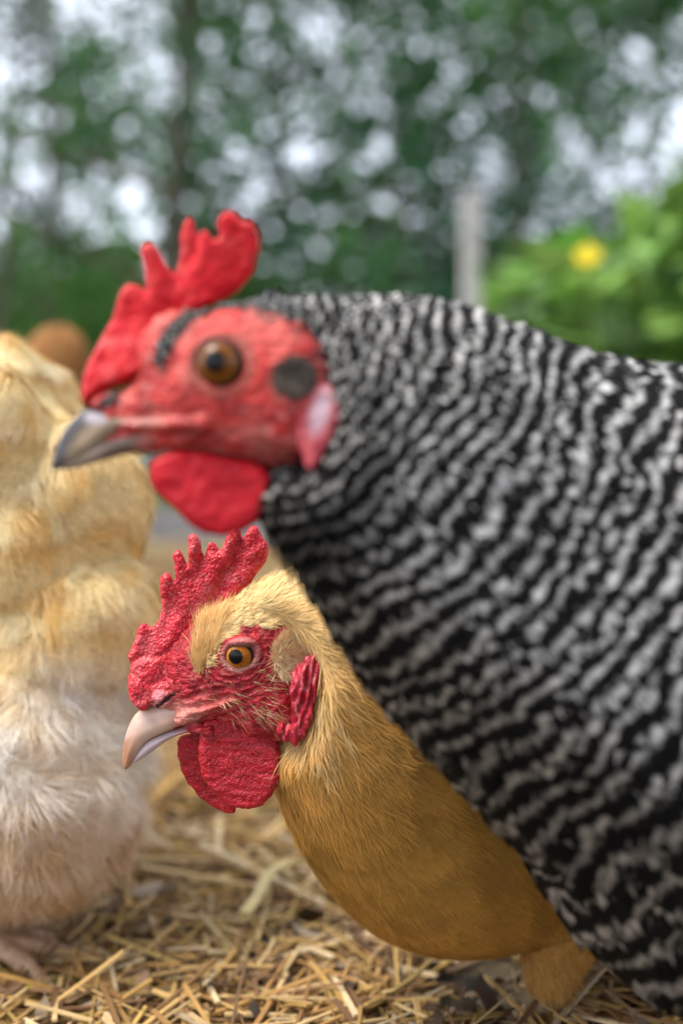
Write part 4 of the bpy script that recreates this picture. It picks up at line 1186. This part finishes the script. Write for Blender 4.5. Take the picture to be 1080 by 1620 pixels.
# ================================================================== trees
def tree(x, y, h, spread, r0, nclump, per, lsize, seed, label, c1, c2, z0=1.2, lean=0.0, group='trees behind the yard'):
    g = np.random.default_rng(seed)
    par = empty('tree', (x, y, 0), label, 'tree', group)
    tr = []
    pts = []; rad = []
    for i in range(9):
        t = i / 8
        pts.append((x + lean * t * h + .12 * math.sin(t * 5 + seed), y + .1 * math.cos(t * 4 + seed), -.1 + t * h * .92)); rad.append(r0 * .62 * (1 - t) ** .8 + .010)
    v_, q_ = tube(pts, rad, 10); tr.append((v_, q_, (.10, .085, .065)))
    tips = []
    nb = 16
    for b_ in range(nb):
        t = g.uniform(.14, .95); i = int(t * 8); f_ = t * 8 - i
        p0 = np.array(pts[i]) * (1 - f_) + np.array(pts[min(i + 1, 8)]) * f_
        az = g.uniform(0, 2 * math.pi); L = spread * g.uniform(.6, 1.05) * (1 - .45 * t)
        p1 = p0 + np.array([math.cos(az) * L * .5, math.sin(az) * L * .5, L * .22])
        p2 = p0 + np.array([math.cos(az) * L, math.sin(az) * L, L * g.uniform(.15, .5)])
        rb = r0 * .34 * (1 - t * .6)
        v_, q_ = tube([p0, p1, p2], [rb, rb * .6, rb * .2], 6); tr.append((v_, q_, (.09, .075, .055)))
        for s_ in (.35, .5, .65, .8, .9, 1.0): 
            q0 = p0 + (p2 - p0) * s_ + np.array([0, 0, L * .05]); tips.append(q0)
        for k in range(3):
            s_ = g.uniform(.4, .95); q0 = p0 + (p2 - p0) * s_; a2 = az + g.choice([-1, 1]) * g.uniform(.5, 1.1)
            q1 = q0 + np.array([math.cos(a2), math.sin(a2), g.uniform(-.1, .5)]) * L * .4
            v_, q_ = tube([q0, (q0 + q1) / 2 + [0, 0, .03], q1], [rb * .35, rb * .25, rb * .1], 5)
            tr.append((v_[:15], q_[:10], (.09, .075, .055)))
            tips.append(q1); tips.append((q0 + q1) / 2)
    V, Q, C = join_arrays(tr); mesh_obj('trunk', V, Q, M_bark, parent=par, colr=C)
    tips = np.array(tips)
    cl = tips[g.integers(0, len(tips), nclump)] + g.normal(0, .34, (nclump, 3))
    cl = cl[cl[:, 2] > z0]
    m = len(cl)
    cc = np.repeat(cl, per, 0) + g.normal(0, .135, (m * per, 3))
    br = np.repeat(mixc(c1, c2, g.random(m)), per, 0) * g.uniform(.7, 1.3, m * per)[:, None]
    V, Q, C = leaf_cards(cc, g.uniform(.7, 1.3, m * per) * lsize, g, br, na=2)
    mesh_obj('crown', V, Q, M_leaf, parent=par, colr=C)
G1, G2 = (.024, .085, .022), (.075, .20, .045)
B1, B2 = (.020, .075, .036), (.060, .16, .075)
Y1, Y2 = (.05, .11, .02), (.12, .20, .045)
def tx(px, Y): return (px - CX) / F * Y
TREES = [
 (265, 6.0, 7.5, 2.2, .115, 420, 13, .075, 'slim dark trunked tree behind the barred hen comb', B1, B2),
 (60, 7.5, 8.0, 2.3, .09, 420, 13, .08, 'open crowned tree above the cream hen', G1, G2),
 (430, 8.5, 8.5, 2.4, .10, 520, 13, .085, 'mid green tree right of the red comb', G1, Y2),
 (640, 7.0, 8.0, 2.4, .09, 480, 13, .08, 'tree with blue green leaves left of the wooden post', B1, B2),
 (850, 6.2, 7.5, 2.6, .10, 760, 13, .08, 'dense tree above the wooden post and bush', B1, G2),
 (1040, 8.0, 9.0, 2.8, .11, 620, 13, .085, 'tall tree over the bush at the right edge', G1, G2),
 (10, 5.6, 7.5, 2.2, .07, 520, 13, .075, 'nearer tree reaching into the top left corner', B1, G2),
 (1120, 6.2, 7.8, 2.4, .08, 560, 13, .08, 'nearer tree reaching into the top right corner', G1, G2),
 (-80, 10.5, 9.0, 3.0, .12, 560, 13, .10, 'far tree at the left edge of the wood', G1, Y1),
 (330, 12.0, 10.0, 3.2, .13, 620, 13, .11, 'far tree in the gap behind the slim dark trunk', G1, G2),
 (560, 11.0, 10.0, 3.2, .13, 600, 13, .11, 'far tree straight behind the barred hen neck', B1, G2),
 (760, 12.5, 10.0, 3.2, .13, 700, 13, .11, 'far tree directly behind the wooden post', B1, B2),
 (980, 11.5, 10.0, 3.2, .13, 640, 13, .11, 'far tree behind the yellow flower', B1, G2),
]
for i, (px, Y, h_, sp_, r_, nc_, per_, ls_, lab, c1_, c2_) in enumerate(TREES):
    tree(tx(px, Y), Y, h_, sp_, r_ * (1 if i in (0, 1) else .5), int(nc_ * .235), 20, ls_ * 1.4, 200 + i, lab, c1_, c2_, z0=.9)

for i, (x_, y_, h_, sp_) in enumerate(((-1.6, -4.6, 6.5, 3.0), (2.4, -2.2, 7.0, 3.2), (0.2, -3.6, 8.0, 3.4), (3.8, 1.2, 7.0, 2.8))):  # unseen trees added to block sky light from behind the camera
    tree(x_, y_, h_, sp_, .12, 430, 13, .13, 260 + i, ['broad tree shading the yard at the left behind the camera', 'broad tree shading the yard at the right behind the camera', 'tallest tree shading the yard right behind the camera', 'broad tree shading the yard off the right edge'][i], G1, G2, z0=1.6, group='trees round the rest of the yard')

def shrub(px, Y, hgt, wid, seed, label, c1, c2, n=2600, ls=.08):
    g = np.random.default_rng(seed); x = tx(px, Y)
    par = empty('shrub', (x, Y, 0), label, 'shrub', 'undergrowth shrubs below the trees')
    cl = g.normal(0, 1, (n // 12, 3)); cl /= np.linalg.norm(cl, axis=1, keepdims=True); cl *= g.random(len(cl))[:, None] ** .4
    cl = cl * [wid, wid * .6, hgt * .52] + [x, Y, hgt * .5]
    cc = np.repeat(cl, 12, 0) + g.normal(0, .13, (len(cl) * 12, 3)); cc[:, 2] = np.abs(cc[:, 2]) + .02
    br = np.repeat(mixc(c1, c2, g.random(len(cl))), 12, 0) * g.uniform(.7, 1.3, len(cc))[:, None]
    V, Q, C = leaf_cards(cc, g.uniform(.7, 1.3, len(cc)) * ls, g, br, na=2)
    mesh_obj('foliage', V, Q, M_leaf, parent=par, colr=C)
    st = []
    for k in range(6):
        e_ = np.array([x + g.uniform(-.7, .7) * wid, Y + g.uniform(-.3, .3) * wid, hgt * g.uniform(.5, .85)])
        st.append((*tube([(x + g.uniform(-.1, .1), Y, -.05), ((x + e_[0]) / 2, Y, e_[2] * .55), e_], [.03, .02, .008], 6), (.08, .065, .05)))
    V, Q, C = join_arrays(st); mesh_obj('stems', V, Q, M_bark, parent=par, colr=C)
for i, (px, Y, hh, ww, lab, c1_, c2_) in enumerate([
    (60, 6.6, 1.75, 1.1, 'grass green shrub behind the cream hen', (.035, .11, .014), (.10, .24, .03)),
    (330, 9.0, 2.3, 1.5, 'dark shrub behind the barred hen face', G1, G2),
    (480, 7.6, 2.2, 1.2, 'yellowish green shrub just right of the red comb', (.04, .10, .014), (.10, .19, .03)),
    (690, 9.0, 2.2, 1.6, 'dark shrub left of the wooden post', B1, G1),
    (900, 9.5, 2.6, 1.8, 'shadowy shrub behind the yellow flower', B1, G1),
    (1120, 8.5, 2.8, 1.6, 'dark shrub at the right edge behind the bush', G1, G2),
    (-100, 9.5, 2.4, 1.6, 'dark shrub at the left edge of the wood', G1, G2),
    (170, 11.5, 2.6, 2.0, 'far shrub below the slim dark trunk', G1, G2)]):
    shrub(px, Y, hh, ww, 300 + i, lab, c1_, c2_)

def grass():
    g = np.random.default_rng(77); n = 16000
    Y = 3.4 + 7 * g.random(n) ** 1.3; X = (g.random(n) - .5) * 2 * (Y * .42 + .3)
    pos = np.stack([X, Y, np.zeros(n)], 1); nor = np.tile([0, -1.0, 0], (n, 1)) + g.normal(0, .6, (n, 3)); nor /= np.linalg.norm(nor, axis=1, keepdims=True)
    d = tangent(np.tile([0, 0, 1.0], (n, 1)) + g.normal(0, .25, (n, 3)), nor)
    V, Q, t, x, ids = blades(pos, nor, d, g.uniform(.06, .18, n), g.uniform(.006, .014, n), .1, .4, na=3)
    tag(mesh_obj('grass', V, Q, M_bush, colr=mixc((.04, .10, .02), (.12, .2, .04), g.random(n))[ids]), 'green grass growing behind the yard under the trees', 'grass', kind='stuff')
grass()

def far_wood():
    g = np.random.default_rng(88); n = 16000
    Y = g.uniform(15, 22, n); X = (g.random(n) - .5) * 2 * (Y * .5 + 3)
    top = 2.6 + 2.2 * noise(np.stack([X, 0 * X, 0 * X], 1), 2.5, 4)
    Z = top * g.random(n) ** .8
    c = mixc(G1, G2, noise(np.stack([X, Y, Z], 1), 1.2, 5)) * g.uniform(.7, 1.3, n)[:, None]
    V, Q, C = leaf_cards(np.stack([X, Y, Z], 1), g.uniform(.25, .5, n), g, c, na=2)
    tag(mesh_obj('far_wood', V, Q, M_leaf, colr=C), 'distant dark green wood closing the view behind the trees', 'wood', kind='stuff')
far_wood()
